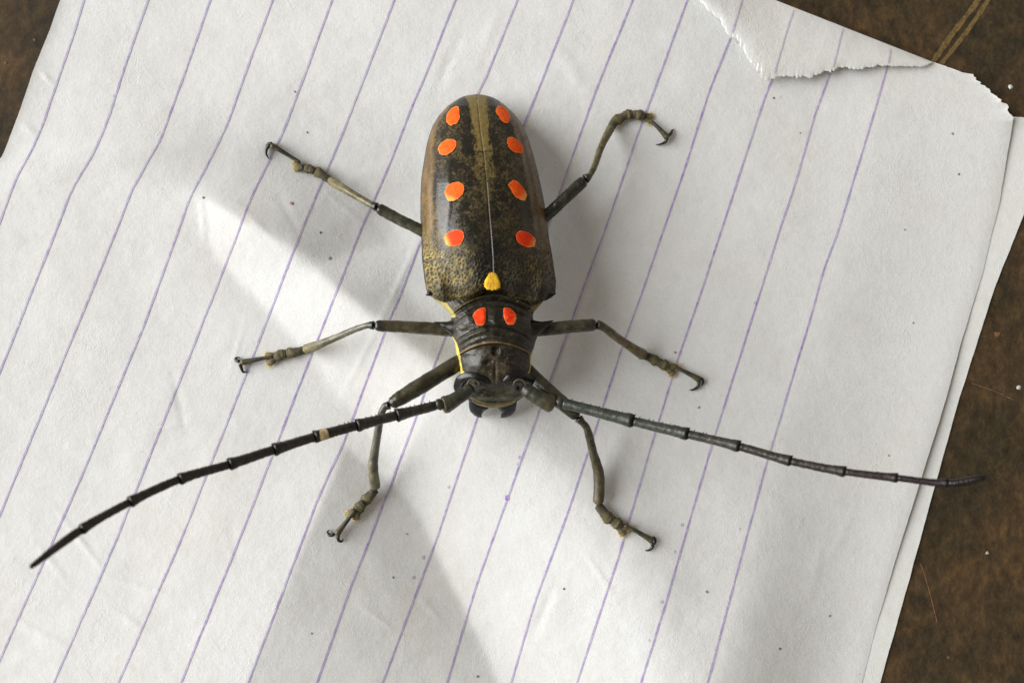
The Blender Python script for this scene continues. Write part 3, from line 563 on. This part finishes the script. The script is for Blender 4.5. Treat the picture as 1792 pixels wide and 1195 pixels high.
def relief(X, Y):
    z = np.zeros(np.broadcast(X, Y).shape); d = X - 866.0
    def arc(yc, k, w, a, s=1):
        q = (Y - (yc + k * d * d)) / w; return a * np.exp(-q * q)
    pr = sst(508, 514, Y) * (1 - sst(0, 3, Y - (599 + .0052 * d * d)))
    # pronotum collar folds
    z += arc(517, .0054, 2.6, .030) - arc(522.5, .0056, 2.2, .028) + arc(528, .0058, 3, .022) - arc(534, .006, 2.2, .016)
    z += -arc(571, .0060, 2.0, .030) + arc(576, .0062, 3.2, .024) - arc(584, .0060, 2.2, .014) + arc(590, .0056, 2.5, .016)
    wr = fbm(X * 0.35 + Y * .4, Y + .006 * d * d, 5, 3, 50) - .5
    z += pr * wr * .022
    z += pr * 0.02 * (fbm(X, Y, 15, 3, 61) - .5) * 2
    for sx in (-1, 1):
        z += .05 * np.exp(-((d - sx * 48) / 10) ** 2 - ((Y - 558) / 11) ** 2) - .04 * np.exp(-((d - sx * 50) / 8) ** 2 - ((Y - 578) / 6) ** 2)
        z -= .02 * np.exp(-((d - sx * 13) / 3) ** 2 - ((Y - 554) / 10) ** 2)
    z += .02 * np.exp(-((d) / 6) ** 2 - ((Y - 556) / 12) ** 2)
    # ring rim, head step
    yr = 599 + .0052 * d * d
    z += .020 * np.exp(-((Y - yr) / 1.6) ** 2) - .045 * sst(1, 4, Y - yr) * (1 - sst(8, 40, Y - yr))
    hd = sst(4, 10, Y - yr)
    z -= hd * .03 * np.exp(-(d / 1.4) ** 2) * sst(630, 645, Y) * (1 - sst(685, 695, Y))
    z -= .05 * np.exp(-((d - 1) / 6) ** 4 - ((Y - 614) / 7) ** 4) + .04 * np.exp(-((X - 851) / 4.5) ** 2 - ((Y - 634) / 4) ** 2) + .03 * np.exp(-((X - 858) / 5) ** 2 - ((Y - 632) / 3) ** 2)
    for sx in (-1, 1):
        z += hd * .045 * np.exp(-((d - sx * 26) / 16) ** 2 - ((Y - 640) / 15) ** 2)
        z += .07 * np.exp(-((d - sx * 37) / 11) ** 2 - ((Y - 672) / 9) ** 2)         # antennal tubercle
        z -= .10 * np.exp(-((d - sx * 41) / 5) ** 2 - ((Y - 677) / 5) ** 2)
        z += .03 * np.exp(-((d - sx * 6) / 4) ** 2 - ((Y - 662) / 12) ** 2)
        z -= .05 * np.exp(-((d - sx * 20) / 10) ** 2 - ((Y - 684) / 6) ** 2)
        z += .05 * np.exp(-((d - sx * 14) / 12) ** 2 - ((Y - 694) / 5) ** 2)
    z += hd * .009 * (fbm(X, Y, 9, 4, 70) - .5) * 2
    z += -.03 * np.exp(-((Y - (700 + 2 - .001 * d * d)) / 1.5) ** 2)
    return z
def bodyZ(X, Y):
    xl = ip(Y, by, bxl); xr = ip(Y, by, bxr); xc = (xl + xr) / 2; w = (xr - xl) / 2; zt = ip(Y, by, bzt); zs = ip(Y, by, bzs); u = np.clip(np.abs(X - xc) / w, 0, 1)
    return zs + (zt - zs) * (1 - u ** NB) ** (1 / NB) + relief(X, Y) * np.clip((1 - u) * 6, 0, 1)
Yb = np.concatenate([np.linspace(180, 505, 60), np.arange(506, 711.2, 0.75)]); nt_ = 230
top = np.linspace(0, math.pi, nt_); bot = np.linspace(math.pi, 2 * math.pi, 40)[1:-1]; an = np.concatenate([top, bot])[None]
Y = Yb[:, None] + 0 * an; xl = ip(Y, by, bxl); xr = ip(Y, by, bxr); xc = (xl + xr) / 2; w = (xr - xl) / 2; zs = ip(Y, by, bzs); zt = ip(Y, by, bzt); zb = ip(Y, by, bzb)
c_a = np.cos(an); s_a = np.sin(an); X = xc - w * np.sign(c_a) * np.abs(c_a) ** (2 / NB); istop = s_a >= -1e-9
zz = np.where(istop, zs + (zt - zs) * np.abs(s_a) ** (2 / NB), zs - (zs - zb) * np.abs(s_a) ** (2 / 2.6))
u_ = np.clip(np.abs(X - xc) / w, 0, 1); zz = zz + np.where(istop, relief(X, Y) * np.clip((1 - u_) * 6, 0, 1), 0)
d = X - 866; yr = 599 + .0052 * d * d
n1 = fbm(X, Y, 22, 4, 80); n2 = fbm(X * .6, Y, 4, 4, 83); n4 = vn(X / 1.2, Y / 1.2, 88)
col = np.zeros(X.shape + (3,)) + lin(46, 45, 37); col = mixc(col, lin(86, 80, 60), sst(.42, .7, n1 * .5 + n2 * .5) * .65); col = mixc(col, lin(62, 46, 34), .5 * sst(.5, .7, fbm(X, Y, 14, 3, 91)))
hd = sst(3, 6, Y - yr); col = mixc(col, mixc(lin(34, 34, 31), lin(70, 58, 42), sst(.45, .65, n1)), hd * .8)
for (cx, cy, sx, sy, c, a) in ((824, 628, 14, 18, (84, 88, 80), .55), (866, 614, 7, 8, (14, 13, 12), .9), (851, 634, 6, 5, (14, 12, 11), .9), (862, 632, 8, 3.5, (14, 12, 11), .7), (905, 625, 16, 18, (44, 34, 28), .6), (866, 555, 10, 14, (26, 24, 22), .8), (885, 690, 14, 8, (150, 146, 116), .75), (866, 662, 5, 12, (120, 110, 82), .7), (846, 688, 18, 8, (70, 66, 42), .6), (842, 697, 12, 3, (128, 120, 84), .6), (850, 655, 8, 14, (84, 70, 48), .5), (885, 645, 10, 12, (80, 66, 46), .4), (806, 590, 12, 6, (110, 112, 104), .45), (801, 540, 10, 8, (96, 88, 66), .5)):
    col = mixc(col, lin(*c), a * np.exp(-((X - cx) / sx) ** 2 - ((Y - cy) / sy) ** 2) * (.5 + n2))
sp_ = sst(.62, .72, n4 * .6 + n2 * .4) * hd; col = mixc(col, lin(150, 138, 100), sp_ * .45)
col = mixc(col, lin(176, 140, 74), np.exp(-((Y - yr) / 1.25) ** 2) * .95); col = mixc(col, lin(140, 118, 76), np.exp(-((Y - (516 + .0054 * d * d)) / 1.2) ** 2) * .6)
col = mixc(col, lin(170, 150, 96), np.exp(-((Y - (708 - .0068 * d * d)) / 1.6) ** 2) * .8)
yel = lin(214, 196, 96)
eL = X - xl; eR = xr - X
ys_ = (1 - sst(0, 1.2, eL - ip(Y, [588, 594, 605, 618, 628, 648, 653, 657, 660], [0, 1.5, 3.5, 5, 3.0, 4, 8.5, 6, 0]) + .8 * (n2 - .5))) * ((Y > 589) & (Y < 660)); col = mixc(col, yel * (.7 + .45 * vn(X / 1.5, Y / 2.0, 9))[..., None], ys_ * .95)
yr_ = (1 - sst(0, 1.2, eR - ip(Y, [612, 620, 640, 648, 652, 658], [.8, 2.2, 1.0, 2.0, 5, 0]))) * ((Y > 612) & (Y < 658)); col = mixc(col, yel, yr_ * .9)
cr = (1 - sst(4, 9, eL - ip(Y, [515, 530, 555], [6, 7, 1]))) * ((Y > 514) & (Y < 556)); col = mixc(col, lin(226, 212, 130), cr * .9)
cr = (1 - sst(4, 9, eR - 5)) * ((Y > 520) & (Y < 545)); col = mixc(col, lin(176, 140, 72), cr * .9)
low_ = (~istop)[..., None] * 1.0; col = col * (1 - low_) + (np.where(((Y > 590) & (Y < 655))[..., None], lin(190, 176, 90), lin(110, 100, 66))) * low_
rg = .30 + .22 * n1 + .15 * sst(680, 695, Y); dark_ = 1 - np.clip(ys_ + yr_, 0, 1)[..., None] * 1.0; col = col * (1 - .46 * dark_)
W = P(X, Y, zz); g = G2(); g.grid(W, col, rg, closed=True, caps=True, flip=True); body = g.build('body', m_chitin, beetle)
cone('thorn', [(803, 574, .98), (792, 572.5, 1.0), (780, 569.8, 1.02), (769, 566.3, 1.03), (758.8, 563.6, 1.05)], [20, 14, 7.5, 3.4, .4], BKW, body, n=22, rg=.22)
cone('thorn', [(927, 576, .98), (938, 573.5, 1.0), (950, 569.5, 1.02), (960, 564.6, 1.03), (969, 560.2, 1.05)], [20, 14, 7.5, 3.4, .4], BKW, body, n=22, rg=.22, seed=4)
z3 = lambda pts: [(680 + a / 4.978, 520 + b / 4.978) for a, b in pts]
def dense(poly, k=4, seed=0, j=.35):
    p = np.array(poly, float); q = []
    for i in range(len(p)):
        for t in range(k): q.append(p[i] * (1 - t / k) + p[(i + 1) % len(p)] * (t / k))
    q = np.array(q); q = (np.roll(q, 1, 0) + 2 * q + np.roll(q, -1, 0)) / 4; return q + RNG.normal(0, j * .4, q.shape)
for poly, yx in ((z3([(790, 98), (845, 88), (848, 190), (832, 240), (765, 246), (748, 195), (730, 165), (750, 130)]), 0), (z3([(1002, 90), (1058, 95), (1088, 120), (1113, 160), (1110, 200), (1092, 240), (1030, 236), (1010, 190), (1001, 140)]), 1)):
    g = G2(); dome(g, dense(poly), lambda X, Y: bodyZ(X, Y) + 0.006, .008, spotcol(RED, yx, .3 * yx, .45 * yx), .5, 8); g.build('red_spot', m_spot, body)
g = G2(); dome(g, dense([(861, 475.5), (866, 476.5), (870, 481), (873.5, 489), (876, 497), (875.5, 503), (870, 507), (862, 508), (853, 507), (848, 503), (847, 497), (850, 488), (855, 479)], 4, 0, 1.3), lambda X, Y: 1.412 + 0 * X, .018, lambda X, Y, s: mixc(np.tile(np.array([.80, .50, .035]), (len(X), 1)), np.tile(np.array([.58, .30, .025]), (len(X), 1)), sst(.3, .8, vn(X / 1.6, Y / 6, 3))), .6, 8, thick=.06)
g.build('scutellum', m_spot, beetle)['label'] = 'small yellow shield between the wing cases'
# eyes: black glossy crescents wrapping the antennal sockets
for s, pts in ((-1, [(801, 688, .72), (800.5, 676, .86), (805, 665, 1.0), (816, 658, 1.10), (830, 657.5, 1.15), (843, 662, 1.16), (853, 669, 1.12), (858, 673, 1.07)]), (1, [(930, 688, .72), (930.5, 676, .86), (925, 664, 1.0), (914, 656.5, 1.10), (902, 656, 1.15), (891, 660, 1.16), (883, 667, 1.12), (879, 672, 1.07)])):
    cone('eye', pts, [4, 7.5, 8, 7, 6.5, 6, 4.5, 2], lin(20, 21, 22), body, rg=.26, n=40, seg=18, nz=.02, flat=.42)
    # raised rim round the antennal socket
    cx, cy = (828.5, 674) if s < 0 else (909.5, 674); t = np.linspace(math.pi * .95, math.pi * 2.05, 9)
    cone('socket_rim', [(cx + 10.5 * math.cos(a), cy + 10 * math.sin(a), 1.17 + .02 * math.sin(-a)) for a in t], [1.5, 2.2, 2.4, 2.2, 1.5], lin(70, 66, 50), body, rg=.4, n=26, seg=8)
# mandibles
def mand(poly, seed):
    zf = lambda X, Y: .46 - (Y - 705) * .006
    g = G2(); dome(g, dense(poly, 5, seed, .3), zf, .07, lambda X, Y, s: mixc(np.tile(lin(40, 41, 48), (len(X), 1)), np.tile(lin(22, 20, 20), (len(X), 1)), sst(.8, 1, np.full(len(X), s)) * .8), .3, 8, thick=.10); return g.build('mandible', m_chitin, body)
mand([(820, 699), (820.5, 712), (823, 720), (830, 727), (837, 730.5), (843.9, 731.2), (843, 726), (846.5, 719.5), (851, 717.5), (856, 714.2), (851, 711.5), (845, 708), (838, 704), (828, 698)], 1)
mand([(904.5, 699), (904.5, 708), (901.5, 720), (894, 727.5), (884, 731), (874.9, 731.4), (877, 728), (876, 725.5), (879, 722), (876, 719), (874, 717), (869.5, 712.8), (876, 709), (888, 704), (898, 698)], 2)
for pts in ([(826, 700, .62), (836, 705.5, .6), (850, 709, .58), (866, 710, .57), (882, 708.6, .58), (896, 704.5, .6), (904, 700, .62)],):
    cone('upper_lip', pts, [1.6, 2.6, 3.2, 3.4, 3.2, 2.6, 1.6], lin(126, 116, 82), body, rg=.5, n=40, seg=10)
# antennae ------------------------------------------------------
def spinule(g, x, y, z, dx, dy, l=4, r=1.0, col=BKW): tube(g, [(x, y, z), (x + dx * l, y + dy * l, z + .01)], [r, .2], col, .4, n=4, seg=5)
def antenna(side, scape, srad, nodes, zs, radii, cols, pale=None):
    g = G2(); W, r = tube(g, scape, srad, [GR * .8, GR, OL * .8], .38, n=34, seg=20, nz=.035, seed=3 + side)
    # socket knob and ringed end of the first joint
    x, y, z = scape[-1]; tube(g, [scape[0], ((scape[0][0] * .8 + scape[1][0] * .2), (scape[0][1] * .8 + scape[1][1] * .2), scape[0][2] - .01)], [9.5, 9.5], BK, .3, n=8, seg=16)
    a = g.build('antenna', m_chitin, beetle)
    d0 = np.array(nodes[0][:2]); 
    g = G2(); px_, py_ = nodes[0]; qx, qy = nodes[1]; dd = math.hypot(qx - px_, qy - py_); ux, uy = (qx - px_) / dd, (qy - py_) / dd
    tube(g, [(px_ - ux * 10, py_ - uy * 10, zs[0] - .03), (px_ - ux * 4, py_ - uy * 4, zs[0]), (px_ + ux * 2, py_ + uy * 2, zs[0])], [9.5, 10.5, 7.5], GR * .9, .3, n=12, seg=16, nz=.09); g.build('pedicel', m_chitin, a)
    dense_c = catmull([(a_, b_, c_) for (a_, b_), c_ in zip(nodes, zs)], (len(nodes) - 1) * 24 + 1)
    for i in range(len(nodes) - 1):
        (x0, y0), (x1, y1) = nodes[i], nodes[i + 1]; z0, z1 = zs[i], zs[i + 1]; r0 = radii[i]; l = math.hypot(x1 - x0, y1 - y0); ux, uy = (x1 - x0) / l, (y1 - y0) / l; last = i == len(nodes) - 2
        mx, my = (x0 + x1) / 2, (y0 + y1) / 2
        if i > 0 and not last:   # gentle continuous bow through the joints
            pass
        g = G2()
        gap = 1.2
        rad = [r0 * .84, r0 * .86, r0 * .88, r0 * .9, r0 * .94, r0 * 1.02, r0 * 1.24] if not last else ([r0 * .8, r0 * .95, r0, r0, r0 * .95, r0 * .8, r0 * .45] if side > 0 else [r0 * .9, r0 * .95, r0 * .92, r0 * .86, r0 * .78, r0 * .66, r0 * .5])
        nn_ = 7; P7 = [tuple(q) for q in dense_c[i * 24:(i + 1) * 24 + 1:4]]; P7[-1] = tuple(np.array(P7[-1]) * 1.03 - np.array(P7[-2]) * .03)
        if False: P7 = [(x + uy * 3.0 * math.sin(math.pi * t), y - ux * 3.0 * math.sin(math.pi * t), z) for (x, y, z), t in zip(P7, np.linspace(0, 1, nn_))]
        c0 = np.array(cols(i)); 
        tube(g, P7, rad, [c0 * .55, c0 * .9, c0, c0, c0 * .9, c0 * .4], [.32, .3, .35], n=40, seg=16, nz=.05, seed=i + side * 9, rnd=.12)
        if not last:   # end spines and dark joint membrane
            ex, ey, ez = P7[-1]
            for sgn, L_ in ((-1, 8 - i * .5), (1, 4)):
                nx_, ny_ = -uy * sgn * (1 if ux > 0 else -1), ux * sgn * (1 if ux > 0 else -1)
                bx, by_ = ex - ux * 4 + nx_ * r0 * .7, ey - uy * 4 + ny_ * r0 * .7
                tube(g, [(bx, by_, ez), (bx + ux * 3 + nx_ * L_ * .4, by_ + uy * 3 + ny_ * L_ * .4, ez + .01), (bx + ux * (5) + nx_ * L_ * .7, by_ + uy * 5 + ny_ * L_ * .7, ez + .02)], [3, 1.8, .4], c0 * .6, .4, n=6, seg=6)
            tube(g, [(ex - ux * 3, ey - uy * 3, ez), (ex + ux * 4.5, ey + uy * 4.5, ez)], [r0 * .8, r0 * .8], BKW * .5, .5, n=5, seg=12)
        if i < 3:
            for k in range(7 if i < 2 else 3):
                t = .08 + .85 * (k + RNG.random() * .6) / 7; q = P7[0]; bx = x0 + (x1 - x0) * t; by_ = y0 + (y1 - y0) * t; sg = -1 if ux > 0 else 1
                nx_, ny_ = -uy * sg * -1, ux * sg * -1
                if ny_ > 0: nx_, ny_ = -nx_, -ny_
                spinule(g, bx + nx_ * r0 * .8, by_ + ny_ * r0 * .8, z0 + (z1 - z0) * t, nx_ + ux * .5, ny_ + uy * .5, 4.2, 1.3)
        o = g.build('antenna_segment', m_chitin, a)
        if pale and i == pale[0]:
            g = G2(); t0, t1 = pale[1:]; tube(g, [(x0 + (x1 - x0) * t0, y0 + (y1 - y0) * t0, z0 + (z1 - z0) * t0 + .012), (x0 + (x1 - x0) * t1, y0 + (y1 - y0) * t1, z0 + (z1 - z0) * t1 + .012)], [r0 * 1.02, r0 * .98, r0 * .92], lin(214, 196, 150), .6, n=9, seg=16, rough_end=False); g.build('pale_scale_patch', m_chitin, o)
    return a
zL = [1.25, 1.55, 1.85, 2.15, 2.5, 2.85, 3.25, 3.65, 4.05, 4.5]
antL = antenna(-1, [(828, 678, 1.12), (812, 689, 1.14), (793, 701, 1.17), (781, 707, 1.18), (772, 710, 1.2)], [8.5, 11.5, 13, 15.5, 14],
    [(764, 709), (693, 727), (623.8, 744.7), (550, 764.8), (478.7, 787), (400.5, 812.6), (313.5, 838.5), (226.4, 878.7), (141.6, 926.9), (52.3, 993)], zL, [9.9, 9.9, 9.8, 9.8, 9.6, 9, 8.6, 8.2, 8.0], lambda i: lin(*((58, 56, 50) if i < 2 else (50, 44, 42))), pale=(2, .70, .93))
antL['label'] = 'antenna with a pale patch'
zR = [1.15, 1.5, 1.8, 2.1, 2.4, 2.7, 2.95, 3.2, 3.4]
antR = antenna(1, [(915, 678, 1.12), (926, 686, 1.14), (943, 697, 1.15), (957, 704, 1.14), (968, 708, 1.1)], [9, 12.5, 13, 15, 15.5],
    [(984, 705), (1108, 737), (1204, 759.5), (1294, 781), (1384, 806.4), (1479, 825), (1570, 836), (1658.7, 845.4), (1725, 835)], zR, [10.6, 9.8, 9.0, 8.5, 8, 7.3, 6.6, 6.8], lambda i: lin(*((58, 63, 56), (62, 66, 59), (56, 55, 50), (50, 46, 42), (48, 43, 40), (46, 38, 38), (34, 22, 26), (24, 18, 16))[i]))
antR['label'] = 'antenna with grey green shiny lower joints'
def fuzz(g, W, r, n, col, l=.036, w=.0035, i0=2):
    V = []; T = []
    Tn = np.gradient(W, axis=0); Tn /= np.linalg.norm(Tn, axis=1)[:, None]
    for k in range(n):
        i = RNG.integers(i0, len(W) - 2); q = RNG.normal(size=3); q -= q.dot(Tn[i]) * Tn[i]; q /= np.linalg.norm(q)
        b = W[i] + (W[i + 1] - W[i]) * RNG.random() + q * r[i] * .93; d = q * .55 + Tn[i] * .9 + RNG.normal(size=3) * .15; d /= np.linalg.norm(d); sd = np.cross(d, q); sd /= np.linalg.norm(sd) + 1e-9
        V += [b - sd * w, b + sd * w, b + d * l * (.5 + .8 * RNG.random())]; T.append((3 * k, 3 * k + 1, 3 * k + 2))
    g.add(np.array(V), None, np.array(T), np.array(col), .7)
# legs ----------------------------------------------------------
def hairs(g, x, y, z, rx, n, col, l=3.4):
    V = []; T = []
    for k in range(n):
        a = RNG.random() * 2 * math.pi; ll = l * (.6 + .7 * RNG.random()); b = P(x + rx * math.cos(a), y + rx * math.sin(a), z - .01); a2 = a + RNG.normal(0, .3); e = P(x + (rx + ll) * math.cos(a2), y + (rx + ll) * math.sin(a2), z - .02); w_ = P(x + rx * math.cos(a + .13), y + rx * math.sin(a + .13), z - .01)
        V += [b, w_, e]; T.append((3 * k, 3 * k + 1, 3 * k + 2))
    g.add(np.array(V), None, np.array(T), np.array(col), .8)
def leg(femur, fr, tibia, tr, pads, clawseg, claws, fcol=GR, tcol=(GR, GR, OL), endc=OL):
    # femur
    g = G2(); Wf_, rf_ = tube(g, femur, fr, [BK, fcol * .8, fcol * .8, BK], [.2, .22, .18], n=44, seg=22, nz=.05, seed=int(femur[0][0]), rnd=.7); fuzz(g, Wf_, rf_, 260, lin(96, 90, 64)); x, y, z = femur[-1]
    L = g.build('leg', m_chitin, beetle)
    tibia = [tuple(np.array(femur[-1]) * .85 + np.array(tibia[0]) * .15)] + list(tibia); tr = [tr[0] * 1.2, tr[0] * 1.1] + list(tr)[1:]
    g = G2(); Wt_, rt_ = tube(g, tibia, tr, list(tcol), [.22, .3, .55], n=44, seg=18, nz=.05, seed=int(femur[0][0]) + 1, rest=True); fuzz(g, Wt_, rt_, 380, lin(130, 120, 84), i0=14); tube(g, [femur[-1], tuple(np.array(femur[-1]) * .5 + np.array(tibia[1]) * .5), tibia[1]], [fr[-1] * .85, fr[-1] * .72, tr[1] * 1.15], [BK, GR * .8, GR * .8], .3, n=10, seg=14, rnd=.1); g.build('tibia', m_chitin, L)
    te = np.array(tibia[-1][:2]); pc = [np.array(p[:2], float) for p in pads]
    joints = [te - (pc[0] - te) * .12] + [(pc[k] + pc[k + 1]) / 2 for k in range(len(pc) - 1)]
    for i, (px, py, r, dx, dy, two) in enumerate(pads):
        r = r * 1.13; g = G2(); z = float(H(px, py)) + r * .006; l = math.hypot(dx, dy); dx /= l; dy /= l; nx_, ny_ = -dy, dx
        c1 = lin(96, 88, 62); jx, jy = joints[i]
        if two:
            for s in (-1, 1):
                b_2 = (px + dx * r * .9 + nx_ * s * r * .8, py + dy * r * .9 + ny_ * s * r * .8)
                tube(g, [(jx, jy, z + .03), ((jx + b_2[0]) / 2, (jy + b_2[1]) / 2, z + .01), (b_2[0], b_2[1], z - .01)], [r * .5, r * .72, r * .55], [GR, c1, lin(168, 150, 98)], .75, n=14, seg=12, flat=.6, nz=.12, seed=i)
                hairs(g, b_2[0] - dx * r * .3, b_2[1] - dy * r * .3, z - .01, r * .55, 90, lin(214, 190, 116), 3.6)
        else:
            ex, ey = joints[i + 1] + (joints[i + 1] - np.array([px, py])) * .35
            tube(g, [(jx, jy, z + .03), (px, py, z + .03), (ex, ey, z + .0)], [r * .7, r * .85, r * 1.05, r * .8], [GR * .9, c1 * .9, OL], .7, n=16, seg=14, flat=.7, nz=.16, seed=i + 5)
            hairs(g, px * .6 + ex * .4, py * .6 + ey * .4, z - .01, r * .9, 80, lin(200, 184, 126), 3.2)
        g.build('foot_pad', m_chitin, L)
    g = G2(); clawseg = list(clawseg); (a0, b0, c0), (a1, b1, c1_) = clawseg[-2:]; l = math.hypot(a1 - a0, b1 - b0); clawseg[-1] = (a1 + (a1 - a0) / l * 3, b1 + (b1 - b0) / l * 3, c1_); p = [(a, b, float(H(a, b)) + c * .75) for a, b, c in clawseg]; tube(g, p, [3.4, 3.3, 4.2, 6.0], [OL * .7, GR, OL * .8], .45, n=22, seg=12, seed=2, rest=True); g.build('last_foot_joint', m_chitin, L)
    for c in claws:
        g = G2(); p = [(a, b, float(H(a, b)) + .07 - .05 * k / (len(c) - 1)) for k, (a, b) in enumerate(c)]; tube(g, p, [3.6, 2.9, 2.0, .5], [GR, BK, BKW], .3, n=16, seg=9); g.build('claw', m_chitin, L)
    return L
def hz(x, y): return float(H(x, y))
G_ = GR
# rear pair
leg([(800, 440, .55), (735, 402.5, .62), (696, 383, .66), (660, 363, .68)], [10, 10.2, 10, 10.2, 10], [(651, 359, .66), (630, 347, .55), (603, 331, .40), (578, 316, hz(578, 316) + .13)], [5.5, 6, 6.4, 7.5, 8], [(560, 303.5, 7.6, -1, -.6, 0), (543, 296.5, 7, -1, -.45, 0), (520, 291, 6, -1, .1, 1)],
    [(526, 285, .10), (508, 274, .10), (490, 263, .11), (476, 255.5, .10)], [[(473, 253), (467, 260), (466, 270), (472, 280)], [(477, 252), (470, 252), (466.5, 257), (467, 264)]], fcol=lin(84, 84, 70), tcol=(GR, lin(112, 106, 76), lin(110, 102, 72)))
leg([(905, 415, .55), (955, 378, .62), (990, 346, .68), (1024, 314, .7)], [10, 10.8, 10.4, 10.5, 10.5], [(1031, 309, .68), (1040, 292, .60), (1050, 263, .42), (1059, 243, .34), (1069, 224, hz(1069, 224) + .16)], [4.8, 5.5, 6, 6.6, 8], [(1078, 212, 8.5, .6, -1, 0), (1096, 202, 8, 1, -.3, 0), (1116, 201, 8, 1, .1, 0), (1134, 207, 6.5, 1, .3, 1)],
    [(1138, 211, .11), (1148, 220, .12), (1158, 230, .12), (1167, 240, .10)], [[(1168, 240), (1165, 248), (1158, 252), (1147, 254)], [(1169, 238), (1174, 234), (1176, 229), (1180, 226)]], fcol=lin(58, 58, 48), tcol=(GR, lin(98, 92, 66), lin(104, 96, 66)))
# middle pair
leg([(800, 578, .75), (770, 576, .82), (710, 572, .90), (655, 569.5, .92)], [11, 11.5, 11.3, 10.5, 10], [(645, 569, .90), (620, 577, .72), (585, 592, .42), (562, 601.5, .30), (534, 612, hz(534, 612) + .12)], [4.8, 5.4, 6.0, 7, 9.5], [(513, 616.5, 8, -1, .2, 0), (493, 620, 8, -1, .2, 0), (474, 628, 8.5, -1, .25, 1)],
    [(480, 624, .12), (462, 626.5, .13), (444, 630, .12), (423, 634, .10)], [[(420, 636), (422, 643), (426, 651), (433, 650)], [(420, 633), (413, 630), (414, 626), (421, 625.5)]], fcol=lin(88, 82, 62), tcol=(GR, lin(104, 104, 88), lin(118, 108, 78)))
leg([(925, 579, .75), (960, 575.5, .82), (1005, 571, .88), (1045, 568, .9)], [11, 11.5, 11.5, 11, 10.5], [(1053, 570, .88), (1070, 583, .72), (1092, 599, .46), (1110, 611, .32), (1126, 621, hz(1126, 621) + .12)], [6.5, 7.4, 7.4, 8, 9.8], [(1141, 628, 8, 1, .5, 0), (1159, 637, 8, 1, .5, 0), (1176, 645, 8.5, .8, .6, 1)],
    [(1178, 640, .13), (1194, 648, .13), (1208, 655, .12), (1222, 663, .10)], [[(1223, 665), (1222, 675), (1215, 681), (1206, 682.5)], [(1222, 661), (1229, 664), (1230.5, 670), (1227, 675)]], fcol=lin(76, 74, 58), tcol=(GR, lin(88, 78, 54), lin(108, 98, 68)))
# front pair
leg([(815, 628, .72), (790, 642, .8), (735, 676, .92), (700, 697, .96), (682, 708.5, .96)], [13, 14, 14.5, 13, 9.5], [(673, 712, .94), (666, 730, .84), (660, 765, .58), (654, 803, .32), (653, 818, .26), (657, 856, hz(657, 856) + .14)], [5.5, 6.5, 7, 8, 9, 8.8], [(644.5, 869.5, 8.5, -.6, 1, 0), (630, 886, 8.5, -.7, 1, 0), (619, 898, 9, -.5, 1, 1)],
    [(622, 891, .16), (612, 905, .15), (602, 918, .13), (590, 933, .10)], [[(592, 934), (592, 944), (598, 947), (601, 942)], [(586, 934), (578, 936), (573, 931), (577, 926)]], fcol=lin(72, 68, 52), tcol=(GR, lin(92, 94, 86), lin(112, 106, 84)))
leg([(915, 640, .72), (932, 660, .8), (962, 688, .9), (992, 712, .95), (1012, 731, .95)], [13, 14, 14, 12.5, 10], [(1019, 739, .93), (1028, 752, .84), (1038, 792, .54), (1048, 832, .3), (1047, 884, hz(1047, 884) + .14)], [5.2, 6.8, 7.5, 9.5, 9], [(1060, 902, 9, .8, 1, 0), (1077, 914, 8.5, 1, .7, 0), (1092, 925, 9, .7, .9, 1)],
    [(1092, 919, .16), (1108, 926, .15), (1124, 935, .13), (1140, 945, .10)], [[(1141, 948), (1142, 956), (1136, 962), (1128, 963)], [(1138, 943), (1145, 941), (1147, 948), (1145, 954)]], fcol=lin(72, 70, 54), tcol=(GR, lin(62, 57, 44), lin(84, 76, 55)))
